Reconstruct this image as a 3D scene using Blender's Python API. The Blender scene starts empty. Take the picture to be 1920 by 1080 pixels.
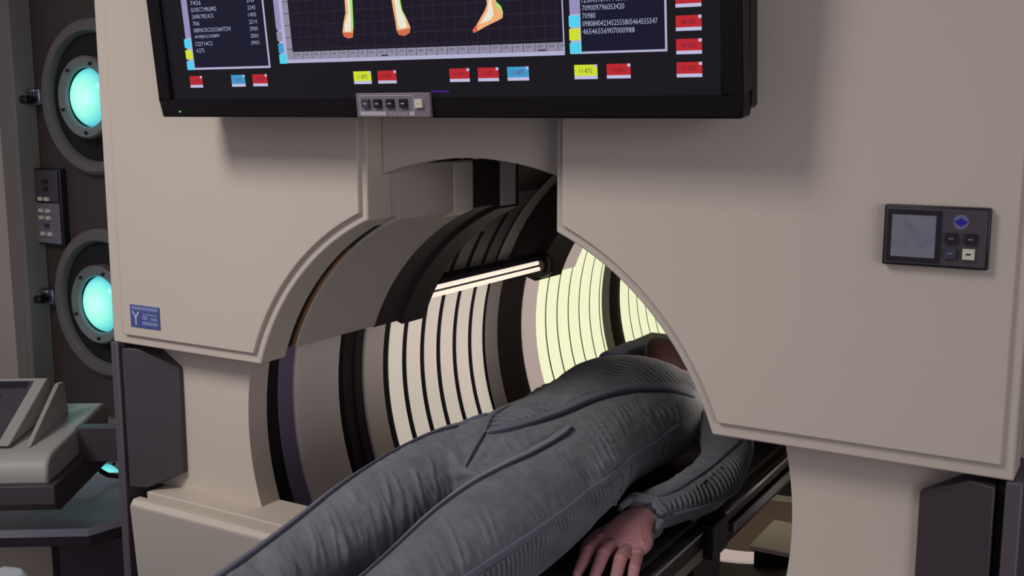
import bpy, bmesh, math, random
import numpy as np
from mathutils import Vector, Matrix, noise
from mathutils.bvhtree import BVHTree

random.seed(4)
SC = bpy.context.scene
COL = SC.collection
H = 1.13            # height of the bore axis above the floor; everything is authored around that axis
cos, sin, rad, PI = math.cos, math.sin, math.radians, math.pi

# ------------------------------------------------------------------ camera, world, lights, exposure
FPX = 2050.0
PITCH = math.atan(330 / FPX)
YAW = rad(30.6)
cam_data = bpy.data.cameras.new('camera')
cam_data.sensor_width = 36.0
cam_data.lens = 36.0 * FPX / 1920.0
cam_data.clip_start = 0.05
cam = bpy.data.objects.new('camera', cam_data)
COL.objects.link(cam)
cam.location = (0.992, -1.5, H + 0.621)
cam.rotation_euler = (PI / 2 - PITCH, 0, YAW)
SC.camera = cam
CAMP = Vector((0.992, -1.5, 0.621))

SC.view_settings.view_transform = 'Standard'
SC.view_settings.look = 'None'
SC.view_settings.gamma = 1.0
SC.view_settings.use_curve_mapping = False
SC.view_settings.exposure = 0.0

world = bpy.data.worlds.new('world')
SC.world = world
world.use_nodes = True
world.node_tree.nodes['Background'].inputs[0].default_value = (0.62, 0.58, 0.72, 1)
world.node_tree.nodes['Background'].inputs[1].default_value = 0.38

def area(name, loc, target, size, power, color, size_y=None):
    l = bpy.data.lights.new(name, 'AREA')
    l.energy = power
    l.color = color
    l.shape = 'RECTANGLE'
    l.size = size
    l.size_y = size_y or size
    o = bpy.data.objects.new(name, l)
    COL.objects.link(o)
    o.location = (loc[0], loc[1], loc[2] + H)
    d = Vector(target) - Vector(loc)
    o.rotation_euler = d.to_track_quat('-Z', 'Y').to_euler()
    return o

kl = area('key_light', (-1.1, -2.7, 2.7), (-0.50, 0, 0.25), 1.1, 10.9, (1.0, 0.955, 0.91))
kl.data.spread = math.radians(62)
area('fill_light', (5.0, -3.7, 0.9), (-0.3, 0.1, 0.1), 2.6, 84, (0.97, 0.94, 1.0))
bl = area('bore_fill_light', (0.415, 0.74, 0.185), (-0.56, 0.88, -0.16), 0.03, 0.45, (1.0, 0.88, 0.76), 0.36)  # added area light without a visible source, brightens the slats from the right
bl.data.spread = math.radians(62)

# ------------------------------------------------------------------ materials
def srgb(r, g, b):
    def f(c):
        c /= 255.0
        return c / 12.92 if c <= 0.04045 else ((c + 0.055) / 1.055) ** 2.4
    return (f(r), f(g), f(b), 1)

def mat(name, col, rough=0.5, metal=0.0, emit=None, estr=0.0, bump=0.0, bscale=300.0, var=0.0, vscale=6.0, spec=0.5, sheen=0.0, aniso=None):
    m = bpy.data.materials.new(name)
    m.use_nodes = True
    nt = m.node_tree
    p = nt.nodes['Principled BSDF']
    p.inputs['Base Color'].default_value = col
    p.inputs['Roughness'].default_value = rough
    p.inputs['Metallic'].default_value = metal
    p.inputs['Specular IOR Level'].default_value = spec
    if sheen:
        p.inputs['Sheen Weight'].default_value = sheen
    if emit:
        p.inputs['Emission Color'].default_value = emit
        p.inputs['Emission Strength'].default_value = estr
    if bump or var:
        tc = nt.nodes.new('ShaderNodeTexCoord')
        mp = nt.nodes.new('ShaderNodeMapping')
        nt.links.new(tc.outputs['Object'], mp.inputs['Vector'])
        if aniso:
            mp.inputs['Scale'].default_value = aniso
    if var:
        n = nt.nodes.new('ShaderNodeTexNoise')
        n.inputs['Scale'].default_value = vscale
        n.inputs['Detail'].default_value = 4
        nt.links.new(mp.outputs[0], n.inputs['Vector'])
        mx = nt.nodes.new('ShaderNodeMix')
        mx.data_type = 'RGBA'
        mx.inputs['A'].default_value = tuple(c * (1 - var) for c in col[:3]) + (1,)
        mx.inputs['B'].default_value = tuple(min(1, c * (1 + var)) for c in col[:3]) + (1,)
        nt.links.new(n.outputs['Fac'], mx.inputs['Factor'])
        nt.links.new(mx.outputs['Result'], p.inputs['Base Color'])
    if bump:
        n = nt.nodes.new('ShaderNodeTexNoise')
        n.inputs['Scale'].default_value = bscale
        n.inputs['Detail'].default_value = 3
        nt.links.new(mp.outputs[0], n.inputs['Vector'])
        b = nt.nodes.new('ShaderNodeBump')
        b.inputs['Strength'].default_value = bump
        b.inputs['Distance'].default_value = 0.001
        nt.links.new(n.outputs['Fac'], b.inputs['Height'])
        nt.links.new(b.outputs[0], p.inputs['Normal'])
    return m

M = {}
M['beige'] = mat('beige_plastic', srgb(196, 184, 170), 0.55, bump=0.35, bscale=420, var=0.03, vscale=3, spec=0.3)
M['beige_dark'] = mat('taupe_plastic', srgb(168, 158, 148), 0.6, bump=0.3, bscale=420, var=0.03, spec=0.25)
M['base'] = mat('base_plastic', srgb(166, 158, 150), 0.6, bump=0.3, bscale=420, var=0.03, spec=0.2)
M['liner'] = mat('liner_plastic', srgb(186, 174, 165), 0.6, bump=0.25, bscale=400, var=0.03, spec=0.25)
M['purple'] = mat('purple_grey_plastic', srgb(68, 60, 66), 0.5, bump=0.15, bscale=500, var=0.04)
M['purple_l'] = mat('mauve_plastic', srgb(116, 106, 114), 0.55, var=0.04, bump=0.1)
M['darkring'] = mat('dark_brown_plastic', srgb(58, 47, 51), 0.6, var=0.05, bump=0.1, spec=0.2)
M['black'] = mat('black_plastic', srgb(26, 22, 27), 0.4, bump=0.1)
M['void'] = mat('black_lining', srgb(16, 12, 16), 0.8, bump=0.1)
M['slat'] = mat('white_slat', srgb(214, 204, 208), 0.45, bump=0.1, var=0.02)
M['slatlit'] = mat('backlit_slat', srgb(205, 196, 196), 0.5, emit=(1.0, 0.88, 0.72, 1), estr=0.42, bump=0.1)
M['console_pale'] = mat('pale_beige_plastic', srgb(226, 216, 200), 0.55, bump=0.2)
M['ringbeige'] = mat('ring_beige_plastic', srgb(232, 220, 210), 0.6, bump=0.2)
M['postgrey'] = mat('post_mauve_plastic', srgb(84, 75, 82), 0.5, bump=0.1)
M['violet'] = mat('violet_grey_plastic', srgb(124, 112, 140), 0.3, bump=0.05)
M['brownlining'] = mat('brown_lining', srgb(136, 108, 106), 0.6, bump=0.2)
M['film'] = mat('white_film_crease', srgb(214, 208, 212), 0.2, bump=0.05)
M['paleblock'] = mat('pale_mauve_plastic', srgb(238, 230, 236), 0.5, bump=0.1)
M['slatgrey'] = mat('unlit_slat', srgb(112, 104, 108), 0.5, bump=0.1, spec=0.2)  # shaded copy of the slats: darkness above the tube is in the grey
M['groove'] = mat('groove_grey', srgb(30, 27, 36), 0.6, bump=0.1, spec=0.2)
M['groove_grey'] = mat('groove_light_grey', srgb(92, 86, 80), 0.5, bump=0.1)
M['greyring'] = mat('grey_ring', srgb(190, 182, 184), 0.45, bump=0.1, spec=0.4)
M['pinkring'] = mat('rose_white_ring', srgb(226, 204, 206), 0.5, emit=(1.0, 0.80, 0.74, 1), estr=0.32, bump=0.1)  # emission stands in for glow cast on the ring by neighbouring slats
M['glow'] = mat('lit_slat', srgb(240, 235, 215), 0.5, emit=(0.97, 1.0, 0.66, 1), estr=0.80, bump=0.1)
M['tube'] = mat('lamp_tube', srgb(240, 235, 220), 0.4, emit=(1.0, 0.86, 0.70, 1), estr=0.85, bump=0.05)
M['orange'] = mat('orange_edge', srgb(150, 92, 30), 0.5, bump=0.2, var=0.3, vscale=40)
M['tvblack'] = mat('monitor_black', srgb(17, 12, 16), 0.35, bump=0.1, bscale=600, spec=0.2)
M['screen'] = mat('screen_glass', srgb(6, 5, 8), 0.25, emit=(0.009, 0.008, 0.010, 1), estr=1.0, bump=0.01, spec=0.15)
M['chrome'] = mat('chrome', srgb(200, 198, 205), 0.18, 1.0, bump=0.02)
M['steel'] = mat('brushed_steel', srgb(150, 150, 165), 0.3, 1.0, bump=0.1)
M['pad'] = mat('black_vinyl', srgb(30, 26, 31), 0.45, bump=0.3, bscale=200)
M['wallbrown'] = mat('bulkhead_brown', srgb(66, 54, 49), 0.65, bump=0.3, var=0.06, vscale=3)
M['wallbeige'] = mat('bulkhead_beige', srgb(182, 168, 152), 0.6, bump=0.3, var=0.04, vscale=3)
M['column'] = mat('bulkhead_edge', srgb(120, 110, 104), 0.6, bump=0.3, var=0.04)
M['flange'] = mat('flange_grey', srgb(104, 93, 90), 0.5, bump=0.2, var=0.05)
M['housing'] = mat('housing_grey', srgb(118, 110, 108), 0.4, 0.3, bump=0.1)
M['console'] = mat('console_beige', srgb(160, 156, 150), 0.5, bump=0.2, var=0.03)
M['slate'] = mat('slate_shelf', srgb(205, 206, 212), 0.4, bump=0.3, var=0.06)
M['floor'] = mat('floor_vinyl', srgb(92, 88, 90), 0.5, bump=0.2, var=0.05)
M['cream'] = mat('cream_key', srgb(205, 200, 180), 0.5, bump=0.1)
M['key'] = mat('black_key', srgb(24, 20, 30), 0.35, bump=0.1)
M['darkkey'] = mat('dim_grey_key', srgb(60, 60, 76), 0.35, bump=0.1)
M['printl'] = mat('print_light', srgb(176, 168, 176), 0.6, bump=0.05)
M['printw'] = mat('print_pale', srgb(190, 192, 205), 0.6, bump=0.05)
M['logo'] = mat('logo_blue', srgb(66, 80, 140), 0.5, bump=0.05, var=0.08, vscale=60)
M['logo2'] = mat('logo_pale_blue', srgb(120, 130, 170), 0.5, bump=0.05)
M['blue'] = mat('blue_dot', srgb(30, 28, 150), 0.4, bump=0.05)
M['bluerim'] = mat('pale_blue_rim', srgb(104, 104, 136), 0.4, bump=0.05)
M['led'] = mat('green_led', srgb(40, 140, 40), 0.4, emit=(0.15, 0.8, 0.1, 1), estr=0.7, bump=0.01)
M['skin'] = mat('skin', srgb(182, 130, 132), 0.55, bump=0.4, bscale=260, var=0.06, vscale=30, spec=0.35)
M['hair'] = mat('dark_brown_hair', srgb(58, 32, 30), 0.6, bump=1.0, bscale=60, aniso=(1, 6, 1), var=0.3, vscale=40)
M['band'] = mat('seam_band_cloth', srgb(100, 100, 114), 0.8, bump=0.8, bscale=500, sheen=0.2)
M['bandlight'] = mat('pale_band_cloth', srgb(128, 128, 138), 0.8, bump=0.8, bscale=500, sheen=0.2)
M['thread'] = mat('dark_seam_thread', srgb(50, 50, 66), 0.85, bump=0.4, bscale=500)
M['pillow'] = mat('blue_pillow', srgb(66, 74, 108), 0.7, bump=0.6, bscale=300)
M['boot'] = mat('grey_boot_cloth', srgb(150, 156, 158), 0.8, bump=0.6, bscale=300)
M['lip'] = mat('lip_skin', srgb(160, 92, 90), 0.5, bump=0.3)
M['eyelid'] = mat('eyelid_line', srgb(60, 34, 30), 0.6, bump=0.2)
M['nail'] = mat('fingernail', srgb(205, 160, 150), 0.3, bump=0.05)
M['cable'] = mat('cable_black', srgb(20, 18, 22), 0.5, bump=0.1)
for nm, c, s in (('e_white', (0.50, 0.50, 0.72), 1.0), ('e_frame', (0.42, 0.42, 0.62), 1.0), ('e_text', (0.36, 0.38, 0.52), 1.0),
                 ('e_red', (0.48, 0.018, 0.024), 1.0), ('e_yellow', (0.60, 0.72, 0.03), 1.0), ('e_blue', (0.05, 0.31, 0.58), 1.0),
                 ('e_cyan', (0.08, 0.62, 0.85), 1.0), ('e_bar', (0.30, 0.26, 0.48), 1.0), ('e_ruler', (0.27, 0.25, 0.34), 1.0),
                 ('e_tick', (0.03, 0.02, 0.05), 1.0), ('e_skin', (0.85, 0.42, 0.18), 1.0), ('e_pale', (0.80, 0.78, 0.66), 1.0),
                 ('e_green', (0.35, 0.75, 0.16), 1.0), ('e_heel', (0.62, 0.14, 0.07), 1.0), ('e_grid', (0.028, 0.022, 0.046), 1.0),
                 ('e_win', (0.008, 0.005, 0.012), 1.0), ('e_winblue', (0.006, 0.006, 0.02), 1.0), ('e_purple', (0.05, 0.01, 0.22), 1.0),
                 ('e_tagtext', (0.10, 0.01, 0.03), 1.0)):
    M[nm] = mat(nm.replace('e_', 'display_'), (0.006, 0.006, 0.008, 1), 0.3, emit=c + (1,), estr=s, bump=0.01, spec=0.15)

def lens_material():
    m = bpy.data.materials.new('cyan_lens')
    m.use_nodes = True
    nt = m.node_tree
    p = nt.nodes['Principled BSDF']
    tc = nt.nodes.new('ShaderNodeTexCoord')
    ln = nt.nodes.new('ShaderNodeVectorMath'); ln.operation = 'LENGTH'
    nt.links.new(tc.outputs['Object'], ln.inputs[0])
    r = nt.nodes.new('ShaderNodeValToRGB')
    mr = nt.nodes.new('ShaderNodeMapRange')
    mr.inputs['From Max'].default_value = 0.092
    nt.links.new(ln.outputs['Value'], mr.inputs['Value'])
    nt.links.new(mr.outputs[0], r.inputs[0])
    e = r.color_ramp.elements
    e[0].position = 0.0; e[0].color = (0.62, 0.95, 0.52, 1)
    e[1].position = 1.0; e[1].color = (0.05, 0.38, 0.52, 1)
    k = r.color_ramp.elements.new(0.45); k.color = (0.40, 0.95, 0.60, 1)
    k = r.color_ramp.elements.new(0.8); k.color = (0.16, 0.72, 0.68, 1)
    nt.links.new(r.outputs[0], p.inputs['Emission Color'])
    p.inputs['Emission Strength'].default_value = 1.0
    p.inputs['Base Color'].default_value = (0.1, 0.3, 0.3, 1)
    p.inputs['Roughness'].default_value = 0.25
    return m
M['lens'] = lens_material()

def suit_material():
    m = bpy.data.materials.new('crinkled_suit_cloth')
    m.use_nodes = True
    nt = m.node_tree
    p = nt.nodes['Principled BSDF']
    p.inputs['Roughness'].default_value = 0.78
    p.inputs['Sheen Weight'].default_value = 0.25
    p.inputs['Specular IOR Level'].default_value = 0.25
    tc = nt.nodes.new('ShaderNodeTexCoord')
    n1 = nt.nodes.new('ShaderNodeTexNoise'); n1.inputs['Scale'].default_value = 20; n1.inputs['Detail'].default_value = 8; n1.inputs['Roughness'].default_value = 0.65
    nt.links.new(tc.outputs['Object'], n1.inputs['Vector'])
    mx = nt.nodes.new('ShaderNodeMix'); mx.data_type = 'RGBA'
    mx.inputs['A'].default_value = srgb(72, 75, 81)
    mx.inputs['B'].default_value = srgb(128, 131, 136)
    nt.links.new(n1.outputs['Fac'], mx.inputs['Factor'])
    av = nt.nodes.new('ShaderNodeAttribute'); av.attribute_name = 'rib_gaps'
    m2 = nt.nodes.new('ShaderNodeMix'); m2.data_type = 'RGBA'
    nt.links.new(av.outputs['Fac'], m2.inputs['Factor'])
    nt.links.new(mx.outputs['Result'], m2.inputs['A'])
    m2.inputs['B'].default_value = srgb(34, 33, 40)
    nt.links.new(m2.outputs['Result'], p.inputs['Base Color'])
    mp = nt.nodes.new('ShaderNodeMapping'); mp.inputs['Scale'].default_value = (1, 5, 1)
    nt.links.new(tc.outputs['Object'], mp.inputs['Vector'])
    n2 = nt.nodes.new('ShaderNodeTexNoise'); n2.inputs['Scale'].default_value = 15; n2.inputs['Detail'].default_value = 3
    n2.inputs['Distortion'].default_value = 0.6
    nt.links.new(mp.outputs[0], n2.inputs['Vector'])
    n3 = nt.nodes.new('ShaderNodeTexNoise'); n3.inputs['Scale'].default_value = 700
    nt.links.new(tc.outputs['Object'], n3.inputs['Vector'])
    b1 = nt.nodes.new('ShaderNodeBump'); b1.inputs['Strength'].default_value = 0.45; b1.inputs['Distance'].default_value = 0.008
    b2 = nt.nodes.new('ShaderNodeBump'); b2.inputs['Strength'].default_value = 0.3; b2.inputs['Distance'].default_value = 0.001
    nt.links.new(n2.outputs['Fac'], b1.inputs['Height'])
    nt.links.new(n3.outputs['Fac'], b2.inputs['Height'])
    at = nt.nodes.new('ShaderNodeAttribute'); at.attribute_name = 'gather'
    ap = nt.nodes.new('ShaderNodeAttribute'); ap.attribute_name = 'ribs'
    sn = nt.nodes.new('ShaderNodeMath'); sn.operation = 'SINE'; nt.links.new(ap.outputs['Fac'], sn.inputs[0])
    ab = nt.nodes.new('ShaderNodeMath'); ab.operation = 'ABSOLUTE'; nt.links.new(sn.outputs[0], ab.inputs[0])
    pw = nt.nodes.new('ShaderNodeMath'); pw.operation = 'POWER'; pw.inputs[1].default_value = 0.6; nt.links.new(ab.outputs[0], pw.inputs[0])
    mu = nt.nodes.new('ShaderNodeMath'); mu.operation = 'MULTIPLY'; nt.links.new(pw.outputs[0], mu.inputs[0]); nt.links.new(at.outputs['Fac'], mu.inputs[1])
    b3 = nt.nodes.new('ShaderNodeBump'); b3.inputs['Strength'].default_value = 0.9; b3.inputs['Distance'].default_value = 0.005
    nt.links.new(mu.outputs[0], b3.inputs['Height']); nt.links.new(b1.outputs[0], b3.inputs['Normal'])
    nt.links.new(b3.outputs[0], b2.inputs['Normal'])
    nt.links.new(b2.outputs[0], p.inputs['Normal'])
    return m
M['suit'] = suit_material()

# ------------------------------------------------------------------ building helpers
class MB:
    """collects shapes; build() links them as one mesh object"""
    def __init__(s):
        s.v, s.f, s.m, s.mats = [], [], [], []
    def mi(s, key):
        if key not in s.mats:
            s.mats.append(key)
        return s.mats.index(key)
    def add(s, vs, fs, key):
        b = len(s.v)
        s.v += [tuple(v) for v in vs]
        k = s.mi(key)
        for f in fs:
            s.f.append(tuple(i + b for i in f)); s.m.append(k)
        return s
    def box(s, a, b, key):
        x0, y0, z0 = a; x1, y1, z1 = b
        vs = [(x0, y0, z0), (x1, y0, z0), (x1, y1, z0), (x0, y1, z0), (x0, y0, z1), (x1, y0, z1), (x1, y1, z1), (x0, y1, z1)]
        return s.add(vs, [(0, 3, 2, 1), (4, 5, 6, 7), (0, 1, 5, 4), (1, 2, 6, 5), (2, 3, 7, 6), (3, 0, 4, 7)], key)
    def prism(s, poly, y0, y1, key, ax='y'):
        """polygon in XZ pushed along Y (ax='y'), or in YZ pushed along X (ax='x'), or XY along Z (ax='z')"""
        n = len(poly)
        def P(a, b, d):
            return (a, d, b) if ax == 'y' else ((d, a, b) if ax == 'x' else (a, b, d))
        vs = [P(a, b, y0) for a, b in poly] + [P(a, b, y1) for a, b in poly]
        fs = [tuple(range(n)), tuple(range(2 * n - 1, n - 1, -1))]
        fs += [(i, i + n, (i + 1) % n + n, (i + 1) % n) for i in range(n)]
        return s.add(vs, fs, key)
    def lathe(s, prof, c, key, axis='y', n=64, a0=0.0, a1=360.0):
        """profile of (radius, offset) turned about an axis through c"""
        full = abs(a1 - a0 - 360) < 1e-6
        k = n if full else n + 1
        vs = []
        for i in range(k):
            a = rad(a0 + (a1 - a0) * i / n)
            for r, d in prof:
                if axis == 'y': vs.append((c[0] + r * cos(a), c[1] + d, c[2] + r * sin(a)))
                elif axis == 'z': vs.append((c[0] + r * cos(a), c[1] + r * sin(a), c[2] + d))
                else: vs.append((c[0] + d, c[1] + r * cos(a), c[2] + r * sin(a)))
        p = len(prof); fs = []
        for i in range(n):
            j = (i + 1) % k
            for q in range(p - 1):
                fs.append((i * p + q, i * p + q + 1, j * p + q + 1, j * p + q))
        return s.add(vs, fs, key)
    def tube(s, pts, r, key, n=10):
        pts = [Vector(p) for p in pts]
        rs = r if isinstance(r, (list, tuple)) else [r] * len(pts)
        vs = []
        for i, p in enumerate(pts):
            d = (pts[min(i + 1, len(pts) - 1)] - pts[max(i - 1, 0)]).normalized()
            u = d.cross(Vector((0, 0, 1)))
            u = u.normalized() if u.length > 1e-4 else Vector((1, 0, 0))
            w = u.cross(d).normalized()
            for k in range(n):
                a = 2 * PI * k / n
                vs.append(p + (u * cos(a) + w * sin(a)) * rs[i])
        fs = []
        for i in range(len(pts) - 1):
            for k in range(n):
                fs.append((i * n + k, i * n + (k + 1) % n, (i + 1) * n + (k + 1) % n, (i + 1) * n + k))
        fs.append(tuple(range(n))[::-1])
        fs.append(tuple((len(pts) - 1) * n + k for k in range(n)))
        return s.add(vs, fs, key)
    def arc(s, ri, ro, a0, a1, y0, y1, key, slot=None, n=48):
        """solid block of a ring about the bore axis; slot=x cuts the upper end at a vertical plane"""
        if slot is not None:
            sg = 1 if slot > 0 else -1
            ai = math.degrees(math.acos(slot / ri)); ao = math.degrees(math.acos(slot / ro))
            # a0 is the free end, the cut end follows from the slot plane
            A = [(a0 + (ai - a0) * i / n) for i in range(n + 1)]
            B = [(a0 + (ao - a0) * i / n) for i in range(n + 1)]
        else:
            A = B = [(a0 + (a1 - a0) * i / n) for i in range(n + 1)]
        vs = []
        for i in range(n + 1):
            for (r, a) in ((ri, A[i]), (ro, B[i])):
                for y in (y0, y1):
                    vs.append((r * cos(rad(a)), y, r * sin(rad(a))))
        fs = []
        for i in range(n):
            b, c = 4 * i, 4 * i + 4
            fs += [(b, b + 1, c + 1, c), (b + 2, c + 2, c + 3, b + 3), (b, c, c + 2, b + 2), (b + 1, b + 3, c + 3, c + 1)]
        fs += [(0, 2, 3, 1), (4 * n, 4 * n + 1, 4 * n + 3, 4 * n + 2)]
        return s.add(vs, fs, key)
    def build(s, name, parent=None, bevel=0.0, seg=2, angle=35, origin=None, weld=True):
        me = bpy.data.meshes.new(name)
        off = Vector((0, 0, 0))
        if parent is not None and parent.get('_w') is not None:
            off = Vector(parent['_w'])
        if origin is not None:
            org = Vector(origin)
        elif parent is None:
            a = np.array(s.v); org = Vector(((a[:, 0].min() + a[:, 0].max()) / 2, (a[:, 1].min() + a[:, 1].max()) / 2, a[:, 2].min()))
        else:
            org = Vector(off)
        me.from_pydata([Vector(v) - org for v in s.v], [], s.f)
        for k in s.mats: me.materials.append(M[k])
        me.polygons.foreach_set('material_index', s.m)
        bm = bmesh.new(); bm.from_mesh(me)
        if weld: bmesh.ops.remove_doubles(bm, verts=bm.verts, dist=1e-6)
        bmesh.ops.recalc_face_normals(bm, faces=bm.faces)
        bm.to_mesh(me); bm.free()
        me.polygons.foreach_set('use_smooth', [True] * len(me.polygons))
        me.set_sharp_from_angle(angle=rad(angle))
        o = bpy.data.objects.new(name, me)
        COL.objects.link(o)
        if parent is not None:
            o.parent = parent
            o.location = org - off
            o['_w'] = tuple(org)
        else:
            o.location = org
            o['_w'] = tuple(org)
        if bevel:
            b = o.modifiers.new('bevel', 'BEVEL')
            b.width = bevel; b.segments = seg; b.limit_method = 'ANGLE'; b.angle_limit = rad(40)
            b.harden_normals = False
        return o

def tag(o, label, cat, group=None):
    o['label'] = label; o['category'] = cat
    if group: o['group'] = group
    return o
def structure(o):
    o['kind'] = 'structure'
    return o
def thing(name, label, cat, loc, rot=None, group=None, local=False):
    o = bpy.data.objects.new(name, None)
    o.empty_display_size = 0.05
    COL.objects.link(o)
    o.location = loc
    if rot: o.rotation_euler = rot
    o['_w'] = (0.0, 0.0, 0.0) if local else tuple(loc)
    return tag(o, label, cat, group)

def arcpts(r, a0, a1, n=40, c=(0, 0)):
    return [(c[0] + r * cos(rad(a0 + (a1 - a0) * i / n)), c[1] + r * sin(rad(a0 + (a1 - a0) * i / n))) for i in range(n + 1)]

_font_cache = {}
def text_shape(txt, w, h):
    """flat lettering scaled to w x h: (verts2d, faces)"""
    k = txt
    if k not in _font_cache:
        cu = bpy.data.curves.new('t', 'FONT'); cu.body = txt; cu.size = 1.0; cu.resolution_u = 2
        ob = bpy.data.objects.new('t', cu); COL.objects.link(ob)
        dg = bpy.context.evaluated_depsgraph_get()
        me = bpy.data.meshes.new_from_object(ob.evaluated_get(dg))
        vs = [(v.co.x, v.co.y) for v in me.vertices]; fs = [tuple(p.vertices) for p in me.polygons]
        bpy.data.objects.remove(ob); bpy.data.curves.remove(cu); bpy.data.meshes.remove(me)
        _font_cache[k] = (vs, fs)
    vs, fs = _font_cache[k]
    a = np.array(vs); mn = a.min(0); mx = a.max(0)
    a = (a - mn) / (mx - mn) * np.array([w, h])
    return a, fs
def put_text(mb, txt, x, z, w, h, y, key):
    a, fs = text_shape(txt, w, h)
    mb.add([(x + p[0], y, z + p[1]) for p in a], fs, key)
def quad(mb, x0, z0, x1, z1, y, key):
    mb.add([(x0, y, z0), (x1, y, z0), (x1, y, z1), (x0, y, z1)], [(0, 1, 2, 3)], key)

# ------------------------------------------------------------------ the room
TOP = 1.30
structure(MB().box((-4.5, -4.5, -H - 0.1), (5.8, 3.2, -H), 'floor').build('floor'))
w = MB().box((-2.18, 0.80, -H), (-0.86, 0.90, 1.9), 'wallbrown')
structure(w.build('wall_back'))
w = MB().box((-3.6, 0.735, -H), (-2.18, 0.90, 1.9), 'wallbeige')
structure(w.build('wall_left', bevel=0.004))
w = MB().box((0.875, 0.80, -H), (5.7, 0.90, 1.9), 'wallbrown')
structure(w.build('wall_back'))
w = MB().box((5.7, -4.5, -H), (5.8, 0.90, 1.9), 'wallbeige')
structure(w.build('wall_right'))
w = MB().box((-2.235, 0.72, -H), (-2.18, 0.735, 1.9), 'column')
w.box((-2.1805, 0.72, -H), (-2.150, 0.80, 1.9), 'column')
structure(w.build('trim_1', bevel=0.004))

# ------------------------------------------------------------------ the scanner
scan = thing('body_scanner', 'large beige walk-up body scanner with a round stepped bore and ribbed lit tunnel', 'medical scanner', (0, 0.6, -H))
XE = 0.86

# main plate with the round hole
b0 = 198.4
angs = sorted(set([-18.4, 198.4, math.degrees(math.atan2(TOP, 0.84)), math.degrees(math.atan2(TOP, -0.84)), math.degrees(math.atan2(-0.175, 0.84)), 180 - math.degrees(math.atan2(-0.175, 0.84))] + [-18.4 + 216.8 * i / 96 for i in range(97)]))
fpv = []
for a_ in angs:
    ca, sa = cos(rad(a_)), sin(rad(a_))
    k = min([v for v in ((0.84 / abs(ca)) if abs(ca) > 1e-6 else 9, (TOP / sa) if sa > 0 else 9, (-0.175 / sa) if sa < -1e-6 else 9) if v > 0])
    for y in (0.07, 0.123):
        fpv += [(0.555 * ca, y, 0.555 * sa), (max(k, 0.5552) * ca, y, max(k, 0.5552) * sa)]
fpf = []
for i in range(len(angs) - 1):
    b, c = 4 * i, 4 * i + 4
    fpf += [(b, b + 1, c + 1, c), (b + 2, c + 2, c + 3, b + 3), (b, c, c + 2, b + 2), (b + 1, b + 3, c + 3, c + 1)]
e = 4 * (len(angs) - 1)
fpf += [(0, 2, 3, 1), (e, e + 1, e + 3, e + 2)]
MB().add(fpv, fpf, 'beige').build('front_plate', scan, bevel=0.003)
# plate across the slot
poly = [(-0.184, TOP)] + arcpts(0.545, 109.75, 70.25, 24) + [(0.184, TOP)]
MB().prism(poly, 0.042, 0.0695, 'beige').build('center_plate', scan, bevel=0.002)
def upper_panel(s):
    a_c = math.degrees(math.acos(0.185 / 0.473)); a_b = math.degrees(math.asin(0.148 / 0.473))
    pl = [(s * XE, TOP), (s * XE, 0.148)] + [(s * x, z) for x, z in arcpts(0.473, a_b, a_c, 40)] + [(s * 0.185, TOP)]
    p = MB().prism(pl, 0.0, 0.0695, 'beige').build('upper_panel', scan, bevel=0.003)
    R2 = 0.489
    xo = 0.82 if s < 0 else 0.845
    pl = [(s * xo, TOP), (s * xo, 0.169), (s * math.sqrt(R2 ** 2 - 0.169 ** 2), 0.169)]
    pl += [(s * x, z) for x, z in arcpts(R2, math.degrees(math.asin(0.169 / R2)), math.degrees(math.acos(0.198 / R2)), 40)]
    pl += [(s * 0.198, TOP)]
    MB().prism(pl, -0.009, 0.002, 'beige').build('raised_face', p, bevel=0.0025)
    return p
upl = upper_panel(-1)
upr = upper_panel(1)

# logo plate low on the left panel
lb = MB()
lb.box((-0.792, -0.0105, 0.189), (-0.707, -0.0085, 0.235), 'logo')
yl = -0.0108
quad(lb, -0.788, 0.2255, -0.711, 0.2325, yl, 'logo2')
put_text(lb, 'Y', -0.787, 0.194, 0.022, 0.028, yl, 'printw')
quad(lb, -0.757, 0.196, -0.713, 0.203, yl, 'logo2')
quad(lb, -0.757, 0.207, -0.741, 0.217, yl, 'logo2')
quad(lb, -0.757, 0.216, -0.713, 0.2195, yl, 'logo2')
quad(lb, -0.733, 0.2065, -0.713, 0.2125, yl, 'logo2')
lo = lb.build('badge', upl); lo['label'] = 'small blue badge with a pale letter Y'

# base with ledge and groove
bs = MB()
for s in (-1, 1):
    x0, x1 = sorted((s * 0.802, s * 0.36))
    prof = [(0.045, -H), (-0.030, -0.190), (-0.030, -0.186), (-0.022, -0.176), (-0.004, -0.176), (-0.004, -0.190), (0.014, -0.190), (0.014, -0.172), (0.070, -0.172), (0.123, -0.172), (0.123, -H)]
    bs.prism(prof, x0, x1, 'beige', ax='x')
    bs.prism([(-0.0305, -0.187), (-0.0315, -0.192), (0.03, -H), (0.05, -H), (-0.02, -0.187)], x0 - 0.0005, x1 + 0.0005, 'base', ax='x')
bs.box((-0.3605, -0.03, -H), (0.3605, 0.165, -0.60), 'beige')
bs.build('base', scan, bevel=0.0025)
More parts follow.
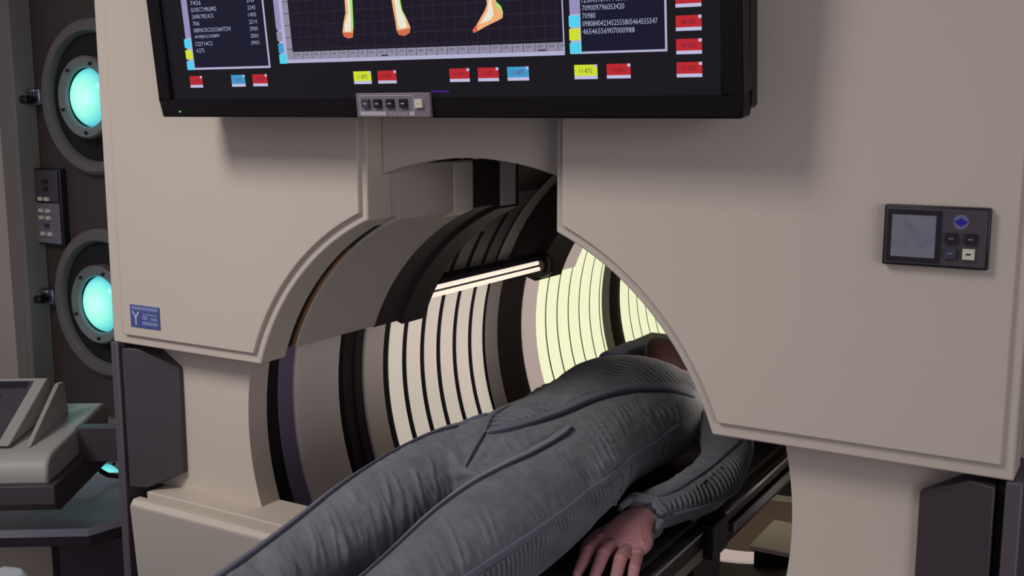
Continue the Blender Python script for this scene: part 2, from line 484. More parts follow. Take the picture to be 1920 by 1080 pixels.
# wedge shaped side covers and side posts
for s in (-1, 1):
    mb = MB()
    P_ = [(0.838, 0.0, 0.136), (0.806, 0.013, 0.136), (0.736, 0.058, 0.094), (0.736, 0.058, -0.132), (0.800, 0.014, -0.164), (0.838, 0.0, -0.164)]
    f = [(s * x, y, z) for x, y, z in P_]; bk = [(s * x, 0.071, z) for x, y, z in P_]
    n = len(P_)
    mb.add(f + bk, [tuple(range(n)), tuple(range(2 * n - 1, n - 1, -1))] + [(i, (i + 1) % n, (i + 1) % n + n, i + n) for i in range(n)], 'purple')
    o = mb.build('side_cover', scan, bevel=0.002)
    o['label'] = 'dark purple-grey wedge shaped cover'
    x0, x1 = sorted((s * 0.8405, s * 0.850))
    MB().box((x0, 0.02, -0.172), (x1, 0.12, 0.147), 'void').build('shadow_gap', scan)
    x0, x1 = sorted((s * 0.8505, s * 0.872))
    MB().box((x0, 0.0, -H), (x1, 0.12, 0.147), 'postgrey').build('side_post', scan, bevel=0.003)
    x0, x1 = sorted((s * 0.842, s * 0.86))
    MB().box((x0, 0.121, -H), (x1, 2.62, TOP), 'beige_dark').build('housing_side', scan)
MB().box((-0.86, 0.166, TOP - 0.02), (0.86, 2.62, TOP), 'beige_dark').build('housing_top', scan)

# ring segments of the tunnel -------------------------------------------------
RO = 0.635
MB().arc(RO, RO + 0.015, 0, 359.999, 0.1235, 2.6, 'void', n=96).build('bore_shell', scan)
MB().lathe([(0.0, 0), (RO + 0.015, 0), (RO + 0.015, 0.02), (0.0, 0.02)], (0, 2.6, 0), 'void').build('bore_end', scan)

def ring(name, ri, y0, y1, key, ro=RO, n=96):
    return MB().arc(ri, ro, 0, 359.999, y0, y1, key, n=n).build(name, scan, bevel=0.0015)
def ring_lower(name, ri, y0, y1, key):   # ring open at the top slot
    a = math.degrees(math.acos(0.185 / ri))
    return MB().arc(ri, RO, 180 - a, 360 + a, y0, y1, key, n=96).build(name, scan, bevel=0.0015)
def seg_pair(name, ri, ro, a_end, y0, y1, key, bevel=0.002):
    MB().arc(ri, ro, a_end, 0, y0, y1, key, slot=-0.185).build(name, scan, bevel=bevel)
    MB().arc(ri, ro, 180 - a_end, 0, y0, y1, key, slot=0.185).build(name, scan, bevel=bevel)

ring_lower('black_ring', 0.600, 0.1240, 0.2045, 'void')
ring_lower('purple_ring', 0.598, 0.205, 0.2515, 'violet')
ring_lower('beige_ring', 0.592, 0.252, 0.398, 'ringbeige')
ring_lower('brown_ring', 0.612, 0.440, 0.470, 'darkring')
ring_lower('brown_ring', 0.604, 0.472, 0.500, 'darkring')
ring_lower('grey_ring', 0.597, 0.500, 0.572, 'ringbeige')
seg_pair('upper_liner', 0.468, 0.560, 159.2, 0.088, 0.338, 'liner')
MB().arc(0.4735, 0.560, 118, 0, 0.0697, 0.0878, 'liner', slot=-0.185, n=10).build('slot_filler', scan)
MB().arc(0.4735, 0.54, 159.0, 118.2, 0.0700, 0.0895, 'void').build('shadow_gap', scan)
MB().arc(0.4715, 0.54, 158.8, 128, 0.0790, 0.0840, 'orange').build('orange_edge', scan)
MB().arc(0.4735, 0.54, 66, 21, 0.0700, 0.0895, 'void').build('shadow_gap', scan)
seg_pair('upper_dark_segment', 0.470, 0.560, 159.8, 0.3385, 0.432, 'darkring')
seg_pair('upper_dark_segment', 0.462, 0.552, 160.5, 0.4325, 0.520, 'darkring')
# pale block in the slot wall
MB().arc(0.466, 0.575, 118, 0, 0.440, 0.506, 'paleblock', slot=-0.1845, n=10).build('pale_block', scan, bevel=0.002)
MB().arc(0.4675, 0.556, 117, 0, 0.268, 0.337, 'console_pale', slot=-0.1838, n=10).build('slot_cheek', scan, bevel=0.002)

# first slatted section: slats with dark grooves between them
def slats(name, y0, y1, ys, gw, ri, key, gkey, a0, a1):
    for s in (0, 1):
        e0, e1 = (a0, a1) if s == 0 else (180 - a1, 180 - a0)
        MB().arc(ri + 0.0034, RO, e0, e1, y0, y1, gkey, n=60).build('groove_backing', scan)
    edges = [y0] + sum([[y - gw / 2, y + gw / 2] for y in ys], []) + [y1]
    for k in range(0, len(edges), 2):
        if edges[k + 1] - edges[k] < 0.003: continue
        for s in (0, 1):
            e0, e1 = (a0, a1) if s == 0 else (180 - a1, 180 - a0)
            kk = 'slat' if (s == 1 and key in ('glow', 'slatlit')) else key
            MB().arc(ri, ri + 0.003, e0, e1, edges[k], edges[k + 1], kk, n=60).build('slat' if kk != key else name, scan)
Y1S = [0.585, 0.660, 0.737, 0.810, 0.886, 0.962, 1.035]
TOPS = [158, 150, 147.5, 142, 148, 143, 141]
slats('slat', 0.5725, 1.0425, Y1S, 0.022, 0.597, 'slatlit', 'groove', 159.5, 236)
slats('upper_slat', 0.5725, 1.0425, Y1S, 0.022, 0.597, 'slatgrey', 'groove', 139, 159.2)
MB().arc(0.597, RO, 44.5, 135.5, 0.5725, 1.0425, 'darkring', n=60).build('upper_lining', scan)
MB().arc(0.597, RO, 236.2, 303.8, 0.5725, 1.0425, 'brownlining', n=60).build('lower_lining', scan)
# plain fillers closing the grooves at their rounded upper ends
for y, t in zip(Y1S, TOPS):
    for s in (0, 1):
        e0, e1 = (139 if t > 139 else t, t) if s == 0 else (180 - t, 180 - 139)
        if t > 139.5: MB().arc(0.5972, 0.600, e0, e1, y - 0.0109, y + 0.0109, 'slatgrey', n=12).build('groove_end', scan)
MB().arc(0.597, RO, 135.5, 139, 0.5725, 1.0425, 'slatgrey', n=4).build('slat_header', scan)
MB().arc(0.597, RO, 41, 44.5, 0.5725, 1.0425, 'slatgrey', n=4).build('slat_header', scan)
ring('grey_ring', 0.597, 1.043, 1.105, 'greyring')
ring('dark_ring', 0.602, 1.1055, 1.250, 'darkring')
seg_pair('upper_dark_segment', 0.497, 0.600, 161.3, 1.100, 1.252, 'darkring')
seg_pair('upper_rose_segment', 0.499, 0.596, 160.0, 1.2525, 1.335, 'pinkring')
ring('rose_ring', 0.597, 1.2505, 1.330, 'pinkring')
Y2S = [1.392, 1.466, 1.541, 1.616, 1.692, 1.765]
slats('lit_slat', 1.3305, 1.7800, Y2S, 0.0135, 0.597, 'glow', 'groove_grey', 122, 236)
MB().arc(0.597, RO, 58.2, 121.8, 1.3305, 1.7800, 'liner', n=60).build('upper_lining', scan)
MB().arc(0.597, RO, 236.2, 303.8, 1.3305, 1.7800, 'brownlining', n=60).build('lower_lining', scan)
ring('grey_ring', 0.597, 1.7805, 1.840, 'greyring')
ring('dark_ring', 0.602, 1.8405, 1.930, 'darkring')
slats('lit_slat', 1.9305, 2.42, [2.0, 2.07, 2.14, 2.21, 2.28, 2.35], 0.0135, 0.597, 'glow', 'groove_grey', 122, 236)
ring('dark_ring', 0.602, 2.4205, 2.598, 'darkring')

# the twin lamp tubes along the bore
TX, TZ = -0.452, 0.207
for dx, dz in ((0.0, 0.0075), (0.004, -0.0085)):
    MB().tube([(TX + dx, 0.52, TZ + dz), (TX + dx, 1.085, TZ + dz)], 0.0056, 'tube', 12).build('lamp_tube', scan)
for dx, dz in ((0.0, 0.0075), (-0.004, -0.0085)):
    MB().tube([(-TX + dx, 0.52, TZ + dz), (-TX + dx, 1.085, TZ + dz)], 0.0056, 'tube', 12).build('lamp_tube', scan)  # unseen right-hand pair, added together with the extra area light
MB().box((-TX - 0.14, 0.521, TZ + 0.017), (-TX + 0.02, 1.085, TZ + 0.030), 'groove').build('lamp_fixture', scan, bevel=0.002)  # unseen fixture, lip extended to keep the added light off the roof
MB().box((-TX - 0.14, 0.521, TZ - 0.016), (-TX - 0.136, 1.085, TZ + 0.0165), 'groove').build('added_baffle', scan)  # added baffle that stops the extra light reaching the upper slats
fx = MB()
fx.box((TX - 0.02, 0.521, TZ + 0.017), (TX + 0.016, 1.085, TZ + 0.030), 'groove')
fx.box((TX - 0.034, 0.521, TZ - 0.014), (TX - 0.020, 1.085, TZ + 0.030), 'purple')
fx.build('lamp_fixture', scan, bevel=0.003)
MB().lathe([(0.001, -0.012), (0.020, -0.012), (0.024, -0.006), (0.024, 0.0), (0.034, 0.0), (0.036, 0.008), (0.036, 0.016)], (TX, 1.090, TZ), 'black', n=32).build('lamp_holder', scan)
# equipment on the tunnel floor seen below the couch
MB().box((0.135, 1.22, -0.625), (0.23, 1.42, -0.535), 'void').build('floor_duct', scan, bevel=0.004)
MB().box((0.125, 1.21, -0.5345), (0.24, 1.43, -0.522), 'ringbeige').build('duct_top_highlight', scan, bevel=0.002)  # pale slab paints the light caught by the duct's top edge

# ------------------------------------------------------------------ control panel on the right face
cp = MB().box((0.6845, -0.023, 0.4235), (0.8135, -0.0095, 0.502), 'black').build('control_panel', scan, bevel=0.002)
cp['label'] = 'purple-grey control panel with small square screen and four keys'
MB().box((0.6875, -0.026, 0.4265), (0.8105, -0.0225, 0.499), 'purple').build('faceplate', cp, bevel=0.001)
sf = MB()
for a, b in (((0.6905, -0.0285, 0.430), (0.6955, -0.0255, 0.4965)), ((0.7505, -0.0285, 0.430), (0.756, -0.0255, 0.4965)),
             ((0.6955, -0.0285, 0.430), (0.7505, -0.0255, 0.4355)), ((0.6955, -0.0285, 0.4905), (0.7505, -0.0255, 0.4965))):
    sf.box(a, b, 'key')
sf.build('screen_frame', cp)
def foil_material():
    m = bpy.data.materials.new('wrinkled_clear_film')
    m.use_nodes = True
    nt = m.node_tree; p = nt.nodes['Principled BSDF']
    p.inputs['Base Color'].default_value = srgb(118, 120, 130)
    p.inputs['Roughness'].default_value = 0.2
    p.inputs['Coat Weight'].default_value = 1.0
    tc = nt.nodes.new('ShaderNodeTexCoord'); n = nt.nodes.new('ShaderNodeTexNoise'); n.inputs['Scale'].default_value = 22; n.inputs['Detail'].default_value = 0.5; n.inputs['Distortion'].default_value = 0.6
    nt.links.new(tc.outputs['Object'], n.inputs['Vector'])
    b = nt.nodes.new('ShaderNodeBump'); b.inputs['Strength'].default_value = 1.0; b.inputs['Distance'].default_value = 0.012
    nt.links.new(n.outputs['Fac'], b.inputs['Height']); nt.links.new(b.outputs[0], p.inputs['Normal'])
    return m
M['foil'] = foil_material()
MB().box((0.6955, -0.0275, 0.4355), (0.7505, -0.0262, 0.4905), 'foil').build('screen', cp)
d = MB()
d.lathe([(0.0, -0.0268), (0.0095, -0.0268), (0.0095, -0.0255)], (0.7795, 0, 0.4835), 'bluerim', n=28)
d.add([(0.7795 - 0.0085, -0.0272, 0.4835), (0.7795, -0.0272, 0.4835 - 0.0055), (0.7795 + 0.0085, -0.0272, 0.4835), (0.7795, -0.0272, 0.4835 + 0.0055)], [(0, 1, 2, 3)], 'blue')
o = d.build('indicator', cp); o['label'] = 'blue diamond indicator'
for (x, z, k) in ((0.7695, 0.4625, 'key'), (0.7925, 0.4625, 'key'), (0.7690, 0.4435, 'darkkey'), (0.7910, 0.4435, 'cream')):
    q = MB().box((x - 0.0072, -0.0305, z - 0.0068), (x + 0.0072, -0.0255, z + 0.0068), k)
    q.add([(x - 0.003, -0.0307, z - 0.001), (x + 0.003, -0.0307, z - 0.001), (x + 0.003, -0.0307, z + 0.001), (x - 0.003, -0.0307, z + 0.001)], [(0, 1, 2, 3)], 'groove' if k == 'cream' else 'bluerim')
    q.build('button', cp)

# ------------------------------------------------------------------ wall monitor, tilted towards the room
TILT = rad(6.3)
tv = thing('monitor', 'wide black flat monitor with medical readouts tilted out above the bore', 'monitor', (-0.006, -0.13, 0.612), rot=(TILT, 0, 0), local=True)
HT = 0.62
fr = MB()
fr.box((-0.53, 0.0, 0.0), (0.53, 0.035, 0.030), 'tvblack').box((-0.53, 0.0, HT - 0.03), (0.53, 0.035, HT), 'tvblack')
fr.box((-0.53, 0.0, 0.030), (-0.504, 0.035, HT - 0.03), 'tvblack').box((0.501, 0.0, 0.030), (0.53, 0.035, HT - 0.03), 'tvblack')
fr.build('bezel', tv, bevel=0.003)
MB().box((-0.524, 0.0345, 0.006), (0.524, 0.086, HT - 0.006), 'tvblack').build('back_housing', tv, bevel=0.006)
MB().box((-0.2, 0.086, 0.12), (0.2, 0.128, HT - 0.3), 'black').build('wall_bracket', tv)
MB().box((-0.505, 0.008, 0.028), (0.502, 0.014, HT - 0.028), 'screen').build('screen', tv)
MB().box((-0.4865, -0.0008, 0.0085), (-0.4825, 0.001, 0.0110), 'led').build('power_light', tv)
S_ = MB(); Y0 = 0.0072
def rect(x0, z0, x1, z1, k, lay=0):
    quad(S_, x0, z0, x1, z1, Y0 - 0.0001 * lay, k)
# left data window
rect(-0.456, 0.080, -0.270, 0.56, 'e_frame', 0); rect(-0.4425, 0.0835, -0.2735, 0.5565, 'e_winblue', 1)
rect(-0.456, 0.134, -0.443, 0.5565, 'e_bar', 1)
for z0, z1, k in ((0.117, 0.132, 'e_cyan'), (0.098, 0.1135, 'e_yellow'), (0.080, 0.095, 'e_cyan')): rect(-0.4605, z0, -0.4445, z1, k, 2)
TL = [('CORBRAE COR', 0.067), ('7426', 0.024), ('ELIVECT.MRI.8902', 0.058), ('26908.7902.4CX', 0.050), ('706', 0.015), ('00BMACRCO2O246HTZW', 0.086), ('46340JULC/430899', 0.058), ('122714CS', 0.040), ('4.275', 0.019)]
for i in range(30):
    t, wd = TL[i % 9] if i < 9 else TL[(i * 5) % 9]
    z = 0.1085 + (8 - i) * 0.0112 if i < 9 else 0.1085 + (i) * 0.0112
    put_text(S_, t, -0.434, z, wd, 0.0068, Y0 - 0.0002, 'e_text')
NL = ['4427', '5747', '2245', '1405', '2214', '2905', '2001', '0901']
for i in range(30):
    put_text(S_, NL[i % 8], -0.306, 0.118 + (7 - i) * 0.0112 if i < 8 else 0.118 + i * 0.0112, 0.0175, 0.0064, Y0 - 0.0002, 'e_text')
# centre imaging window
rect(-0.2455, 0.0865, 0.2745, 0.56, 'e_frame', 0); rect(-0.231, 0.104, 0.2725, 0.557, 'e_win', 1)
rect(-0.231, 0.092, 0.2725, 0.104, 'e_ruler', 1); rect(-0.231, 0.104, -0.219, 0.557, 'e_ruler', 2)
rect(-0.249, 0.140, -0.238, 0.557, 'e_bar', 2)
rect(-0.249, 0.122, -0.238, 0.137, 'e_ruler', 3); rect(-0.2485, 0.103, -0.2375, 0.118, 'e_blue', 3); rect(-0.2485, 0.086, -0.2335, 0.101, 'e_cyan', 3)
for i in range(27):
    x = -0.217 + i * 0.0185
    rect(x, 0.0925, x + 0.0009, 0.104, 'e_tick', 3)
    put_text(S_, str(120 + i * 5), x + 0.004, 0.098, 0.009, 0.0036, Y0 - 0.0004, 'e_tick')
for x in (-0.042, 0.232): rect(x, 0.0932, x + 0.013, 0.0952, 'e_tick', 4)
for i in range(24):
    z = 0.108 + i * 0.0185
    rect(-0.231, z, -0.219, z + 0.0009, 'e_tick', 3)
    rect(-0.219, z, 0.2725, z + 0.0007, 'e_grid', 2)
for i in range(26): rect(-0.2 + i * 0.0185, 0.104, -0.1994 + i * 0.0185, 0.557, 'e_grid', 2)
def patch(pts, k, lay): S_.add([(x, Y0 - 0.0001 * lay, z) for x, z in pts], [tuple(range(len(pts)))], k)
# thermal picture of the lower legs: two from the front, one in profile
patch([(-0.112, 0.52), (-0.1035, 0.178), (-0.104, 0.160), (-0.1095, 0.146), (-0.1135, 0.131), (-0.1115, 0.1245), (-0.103, 0.1215), (-0.094, 0.1225), (-0.0925, 0.130), (-0.0905, 0.150), (-0.0895, 0.178), (-0.060, 0.52)], 'e_skin', 3)
patch([(-0.100, 0.51), (-0.0985, 0.16), (-0.108, 0.142), (-0.1085, 0.1315), (-0.0965, 0.132), (-0.0945, 0.15), (-0.0935, 0.178), (-0.072, 0.51)], 'e_pale', 4)
patch([(-0.080, 0.51), (-0.0945, 0.16), (-0.0935, 0.135), (-0.0910, 0.136), (-0.0895, 0.16), (-0.0885, 0.178), (-0.062, 0.51)], 'e_green', 5)
patch([(-0.1135, 0.131), (-0.1115, 0.1245), (-0.103, 0.1215), (-0.094, 0.1225), (-0.0925, 0.130), (-0.103, 0.1305)], 'e_heel', 5)
patch([(-0.050, 0.52), (-0.0145, 0.178), (-0.0125, 0.158), (-0.0105, 0.143), (-0.0095, 0.130), (-0.006, 0.1235), (0.004, 0.1215), (0.014, 0.1255), (0.0165, 0.133), (0.011, 0.146), (0.0035, 0.160), (0.001, 0.178), (0.002, 0.52)], 'e_skin', 3)
patch([(-0.040, 0.51), (-0.0085, 0.165), (-0.0065, 0.140), (-0.004, 0.132), (0.010, 0.134), (0.008, 0.146), (0.0, 0.165), (-0.018, 0.51)], 'e_pale', 4)
patch([(-0.012, 0.51), (-0.001, 0.175), (0.002, 0.158), (0.014, 0.137), (0.0155, 0.136), (0.009, 0.148), (0.0035, 0.160), (0.001, 0.178), (0.000, 0.51)], 'e_green', 5)
patch([(-0.0095, 0.130), (-0.006, 0.1235), (0.004, 0.1215), (0.014, 0.1255), (0.0165, 0.133), (0.004, 0.131)], 'e_heel', 5)
patch([(0.140, 0.52), (0.1525, 0.170), (0.1525, 0.160), (0.1475, 0.151), (0.134, 0.134), (0.1255, 0.1255), (0.1275, 0.1215), (0.1345, 0.124), (0.146, 0.129), (0.158, 0.1335), (0.170, 0.1375), (0.1775, 0.141), (0.1785, 0.149), (0.1755, 0.1575), (0.1685, 0.163), (0.1665, 0.172), (0.190, 0.52)], 'e_skin', 3)
patch([(0.152, 0.51), (0.1565, 0.165), (0.1525, 0.150), (0.139, 0.134), (0.158, 0.139), (0.163, 0.146), (0.1605, 0.163), (0.176, 0.51)], 'e_pale', 4)
patch([(0.1665, 0.172), (0.1685, 0.163), (0.1755, 0.1575), (0.1785, 0.149), (0.1775, 0.143), (0.1755, 0.150), (0.1675, 0.158), (0.1645, 0.172)], 'e_green', 5)
patch([(0.134, 0.134), (0.1255, 0.1255), (0.1275, 0.1215), (0.1345, 0.124)], 'e_heel', 5)
# right data window
rect(0.2845, 0.0875, 0.4265, 0.56, 'e_frame', 0); rect(0.3005, 0.0905, 0.4235, 0.557, 'e_winblue', 1)
rect(0.285, 0.141, 0.3, 0.557, 'e_bar', 1)
for z0, z1, k in ((0.124, 0.139, 'e_cyan'), (0.106, 0.1215, 'e_yellow'), (0.088, 0.103, 'e_cyan')): rect(0.2825, z0, 0.2995, z1, k, 2)
TR = [('46546556907000988', 0.077), ('0980840423452555805464555547', 0.110), ('70980', 0.020), ('709009796053420', 0.063), ('12304510997140001', 0.068)]
for i in range(30):
    t, wd = TR[i % 5]
    put_text(S_, t, 0.3035, 0.1135 + i * 0.0104, wd, 0.0072, Y0 - 0.0002, 'e_text')
# coloured tags along the lower edge and down the right side
def tagbox(x, z, k, wd=0.0345, t='11-872'):
    rect(x, z, x + wd, z + 0.0045, 'e_white', 2); rect(x, z + 0.0045, x + wd, z + 0.0195, k, 2)
    rect(x + wd - 0.0045, z + 0.0155, x + wd, z + 0.0195, 'e_white', 3)
    put_text(S_, t, x + wd * 0.22, z + 0.0085, wd * 0.56, 0.0058, Y0 - 0.0004, 'e_tagtext')
for x, k, wd in ((-0.4585, 'e_red', 0.030), (-0.3605, 'e_blue', 0.031), (-0.3125, 'e_red', 0.0325), (-0.0995, 'e_yellow', 0.0345), (-0.0525, 'e_red', 0.0355),
                 (0.0805, 'e_red', 0.035), (0.130, 'e_red', 0.0355), (0.180, 'e_blue', 0.0355), (0.288, 'e_yellow', 0.0355), (0.3375, 'e_red', 0.0355)):
    tagbox(x, 0.050 + 0.0035 * (x + 0.4585) / 0.8, k, wd)
for i in range(15): tagbox(0.439, 0.0535 + i * 0.0297, 'e_red', 0.0355, ('11-872', '18-822', '80-682', '11-872')[i % 4])
rect(0.045, 0.0375, 0.078, 0.0400, 'e_purple', 2)
o = S_.build('screen_display', tv, weld=False); o['label'] = 'lit readout windows, ruler, tags and thermal legs'
cs = MB().box((-0.088, -0.007, 0.0015), (0.051, 0.0, 0.0385), 'purple_l').build('button_strip', tv, bevel=0.0012)
yb = -0.0073
pr = MB()
for x0, z0, x1, z1 in ((-0.081, 0.0340, 0.022, 0.0352), (-0.081, 0.0045, -0.0798, 0.0345), (0.0208, 0.0045, 0.022, 0.0345)): quad(pr, x0, z0, x1, z1, yb, 'printl')
quad(pr, -0.0798, 0.0045, -0.0315, 0.0108, yb, 'printl'); quad(pr, 0.0125, 0.0045, 0.0208, 0.0108, yb, 'printl')
put_text(pr, '7034 A401', -0.0275, 0.0048, 0.036, 0.0055, yb, 'printl')
pr.build('printed_marks', cs, weld=False)
for i, (x, k) in enumerate(((-0.0675, 'darkkey'), (-0.0450, 'key'), (-0.0210, 'key'), (0.0040, 'key'), (0.0325, 'cream'))):
    q = MB().box((x - 0.0065, -0.0115, 0.0165), (x + 0.0065, -0.006, 0.0295), k)
    q.box((x - 0.003, -0.0117, 0.022), (x + 0.003, -0.0114, 0.0238), 'printl' if k != 'cream' else 'liner')
    q.build('button', cs)

# ------------------------------------------------------------------ porthole lamps on the bulkhead
def porthole(z, label, extra=True):
    c = (-1.862, 0.80, z)
    t = thing('porthole_lamp', label, 'lamp', c, group=None)
    MB().lathe([(0.196, 0.0), (0.196, -0.012), (0.203, -0.026), (0.228, -0.026), (0.238, -0.018), (0.240, 0.0)], c, 'flange', n=96).build('flange', t)
    MB().lathe([(0.197, -0.002), (0.165, -0.004), (0.122, -0.006)], c, 'void', n=96).build('dark_recess', t)
    MB().lathe([(0.126, 0.0), (0.126, -0.040), (0.120, -0.046), (0.094, -0.040), (0.090, -0.030)], c, 'housing', n=96).build('housing', t)
    lc = (c[0], c[1] - 0.030, c[2])
    prof = [(0.0915 * sin(rad(a)), 0.022 - 0.052 * cos(rad(a)) + 0.0) for a in range(0, 91, 9)]
    MB().lathe(prof, lc, 'lens', n=64).build('lens', t, origin=(lc[0], lc[1] - 0.0, lc[2]))
    for a in (70, 130, 200, 270, 340):
        MB().lathe([(0.0, -0.05), (0.005, -0.05), (0.005, -0.044)], (c[0] + 0.107 * cos(rad(a)), c[1], c[2] + 0.107 * sin(rad(a))), 'groove', n=10).build('screw', t)
    lt = MB()
    lt.box((c[0] - 0.292, 0.765, z - 0.022), (c[0] - 0.228, 0.7995, z + 0.028), 'steel')
    lt.box((c[0] - 0.286, 0.752, z + 0.018), (c[0] - 0.235, 0.766, z + 0.026), 'chrome')
    l = lt.build('latch', t, bevel=0.003)
    kb = MB().lathe([(0.0, -0.070), (0.012, -0.068), (0.016, -0.050), (0.014, -0.022), (0.012, 0.012)], (c[0] - 0.272, 0.75, z - 0.005), 'black', axis='x', n=20)
    kb.build('latch_knob', l)
    l_ = bpy.data.lights.new('porthole_glow', 'POINT'); l_.energy = 0.3; l_.color = (0.35, 0.95, 0.9); l_.shadow_soft_size = 0.05
    lo_ = bpy.data.objects.new('porthole_glow', l_); COL.objects.link(lo_); lo_.location = (c[0], 0.66, z + H)
    return t
porthole(0.665, 'round porthole lamp with glowing cyan lens, topmost of the column on the brown bulkhead')
porthole(0.020, 'round porthole lamp with glowing cyan lens, below the small keypad on the brown bulkhead')
porthole(-0.595, 'round porthole lamp mostly hidden behind the shelf, cyan sliver under the console')

kp = thing('wall_keypad', 'narrow purple keypad with pale buttons between two porthole lamps', 'keypad', (-2.098, 0.80, 0.195))
MB().box((-2.168, 0.775, 0.193), (-2.027, 0.7995, 0.442), 'black').build('rim', kp, bevel=0.004)
MB().box((-2.160, 0.771, 0.200), (-2.037, 0.776, 0.330), 'purple_l').build('lower_plate', kp, bevel=0.002)
MB().box((-2.160, 0.771, 0.336), (-2.037, 0.776, 0.436), 'purple').build('upper_plate', kp, bevel=0.002)
for x, z, k in [(-2.122, 0.344, 'cream'), (-2.090, 0.344, 'cream'), (-2.122, 0.306, 'cream'), (-2.088, 0.306, 'cream'), (-2.122, 0.283, 'cream'), (-2.088, 0.283, 'cream'), (-2.120, 0.231, 'cream'), (-2.085, 0.231, 'cream'), (-2.095, 0.378, 'key'), (-2.095, 0.400, 'key'), (-2.10, 0.258, 'darkkey')]:
    MB().box((x - 0.010, 0.765, z - 0.006), (x + 0.010, 0.7715, z + 0.006), k).build('button', kp)

# ------------------------------------------------------------------ console beside the scanner
cr = (0, 0, rad(34))
con = thing('control_console', 'beige control console with sloping dark keypad on a purple-grey tray', 'console', (-1.16, 0.024, -0.31), rot=cr, local=True)
Zc = 0.31
prof = [(0.0, -0.225), (-0.002, -0.205), (0.004, -0.180), (0.018, -0.166), (0.045, -0.158), (0.425, -0.146), (0.452, -0.155), (0.46, -0.180), (0.46, -0.225)]
MB().prism([(y, z + Zc) for y, z in prof], -0.56, 0.012, 'console', ax='x').build('body', con, bevel=0.008, seg=3)
pf = [(-0.015, -0.222), (-0.015, -0.268), (0.02, -0.292), (0.47, -0.292), (0.47, -0.222)]
MB().prism([(y, z + Zc) for y, z in pf], -0.58, 0.030, 'purple', ax='x').build('tray', con, bevel=0.003)
pf = [(0.060, -0.150), (0.330, -0.052), (0.345, -0.058), (0.345, -0.148)]
kw = MB().prism([(y, z + Zc) for y, z in pf], -0.50, -0.095, 'console', ax='x').build('keypad_housing', con, bevel=0.003)
def slope(y): return -0.150 + (y - 0.060) * (0.098 / 0.270) + Zc
def slab(mb, x0, x1, ya, yb, lift, th, k):
    za, zb_ = slope(ya) + lift, slope(yb) + lift
    vs = [(x0, ya, za), (x1, ya, za), (x1, yb, zb_), (x0, yb, zb_), (x0, ya, za - th), (x1, ya, za - th), (x1, yb, zb_ - th), (x0, yb, zb_ - th)]
    mb.add(vs, [(0, 1, 2, 3), (7, 6, 5, 4), (4, 5, 1, 0), (5, 6, 2, 1), (6, 7, 3, 2), (7, 4, 0, 3)], k)
q = MB(); slab(q, -0.47, -0.125, 0.085, 0.315, 0.002, 0.006, 'purple'); q.build('keypad', con)
q = MB(); slab(q, -0.46, -0.135, 0.285, 0.308, 0.004, 0.004, 'key'); q.build('display_strip', con)
for i in range(4):
    for j in range(3):
        q = MB(); slab(q, -0.435 + j * 0.1, -0.385 + j * 0.1, 0.105 + i * 0.042, 0.130 + i * 0.042, 0.006, 0.006, 'purple_l' if (i + j) % 3 else 'darkkey'); q.build('button', con)
pf = [(0.070, -0.156), (0.285, -0.056), (0.318, -0.060), (0.34, -0.156)]
MB().prism([(y, z + Zc) for y, z in pf], -0.062, -0.050, 'console', ax='x').build('side_fin', con, bevel=0.002)
MB().box((0.005, 0.212, Zc - 0.240), (0.50, 0.250, Zc - 0.152), 'purple').build('support_arm', con, bevel=0.002)

sh = MB().prism([(-0.62, 0.0), (0.0, 0.0), (0.10, 0.10), (0.10, 0.44), (-0.62, 0.44)], 0.0, 0.022, 'slate', ax='z')
shelf = thing('shelf', 'dark slate shelf with layered edge under the console', 'shelf', (-1.27, 0.22, -0.440), rot=cr, local=True)
sh.build('shelf_top', shelf, bevel=0.002)
MB().prism([(-0.62, 0.004), (0.0, 0.004), (0.096, 0.10), (0.096, 0.44), (-0.62, 0.44)], -0.026, -0.001, 'purple', ax='z').build('edge_strip', shelf, bevel=0.002)
cab = thing('equipment_cabinet', 'dark purple equipment cabinet standing beneath the slate shelf', 'cabinet', (-1.27, 0.22, -H), rot=cr, local=True)
MB().box((-0.10, 0.06, 0.02), (0.085, 0.42, H - 0.468), 'purple').build('cabinet_body', cab, bevel=0.004)
MB().box((-0.10, 0.10, 0.0), (0.07, 0.40, 0.02), 'black').build('plinth', cab)
MB().box((-0.118, 0.064, 0.02), (-0.102, 0.42, H - 0.468), 'black').build('dark_edge', cab)
cb2 = thing('storage_locker', 'beige locker standing under the left end of the slate shelf', 'cabinet', (-1.27, 0.22, -H), rot=cr, local=True)
MB().box((-0.60, 0.10, 0.02), (-0.1185, 0.42, H - 0.468), 'wallbeige').build('cabinet_body', cb2, bevel=0.004)
MB().box((-0.58, 0.12, 0.0), (-0.14, 0.40, 0.02), 'black').build('plinth', cb2)
pts = [(-1.588, 0.4, -0.307), (-1.515, 0.42, -0.335), (-1.5, 0.45, -0.375), (-1.497, 0.47, -0.391), (-1.479, 0.49, -0.397), (-1.475, 0.52, -0.397), (-1.472, 0.56, -0.389), (-1.455, 0.6, -0.375)]
tag(MB().tube(pts, 0.007, 'cable', 10).build('cable'), 'black cable sagging from the console arm in front of a lit cyan lens', 'cable')

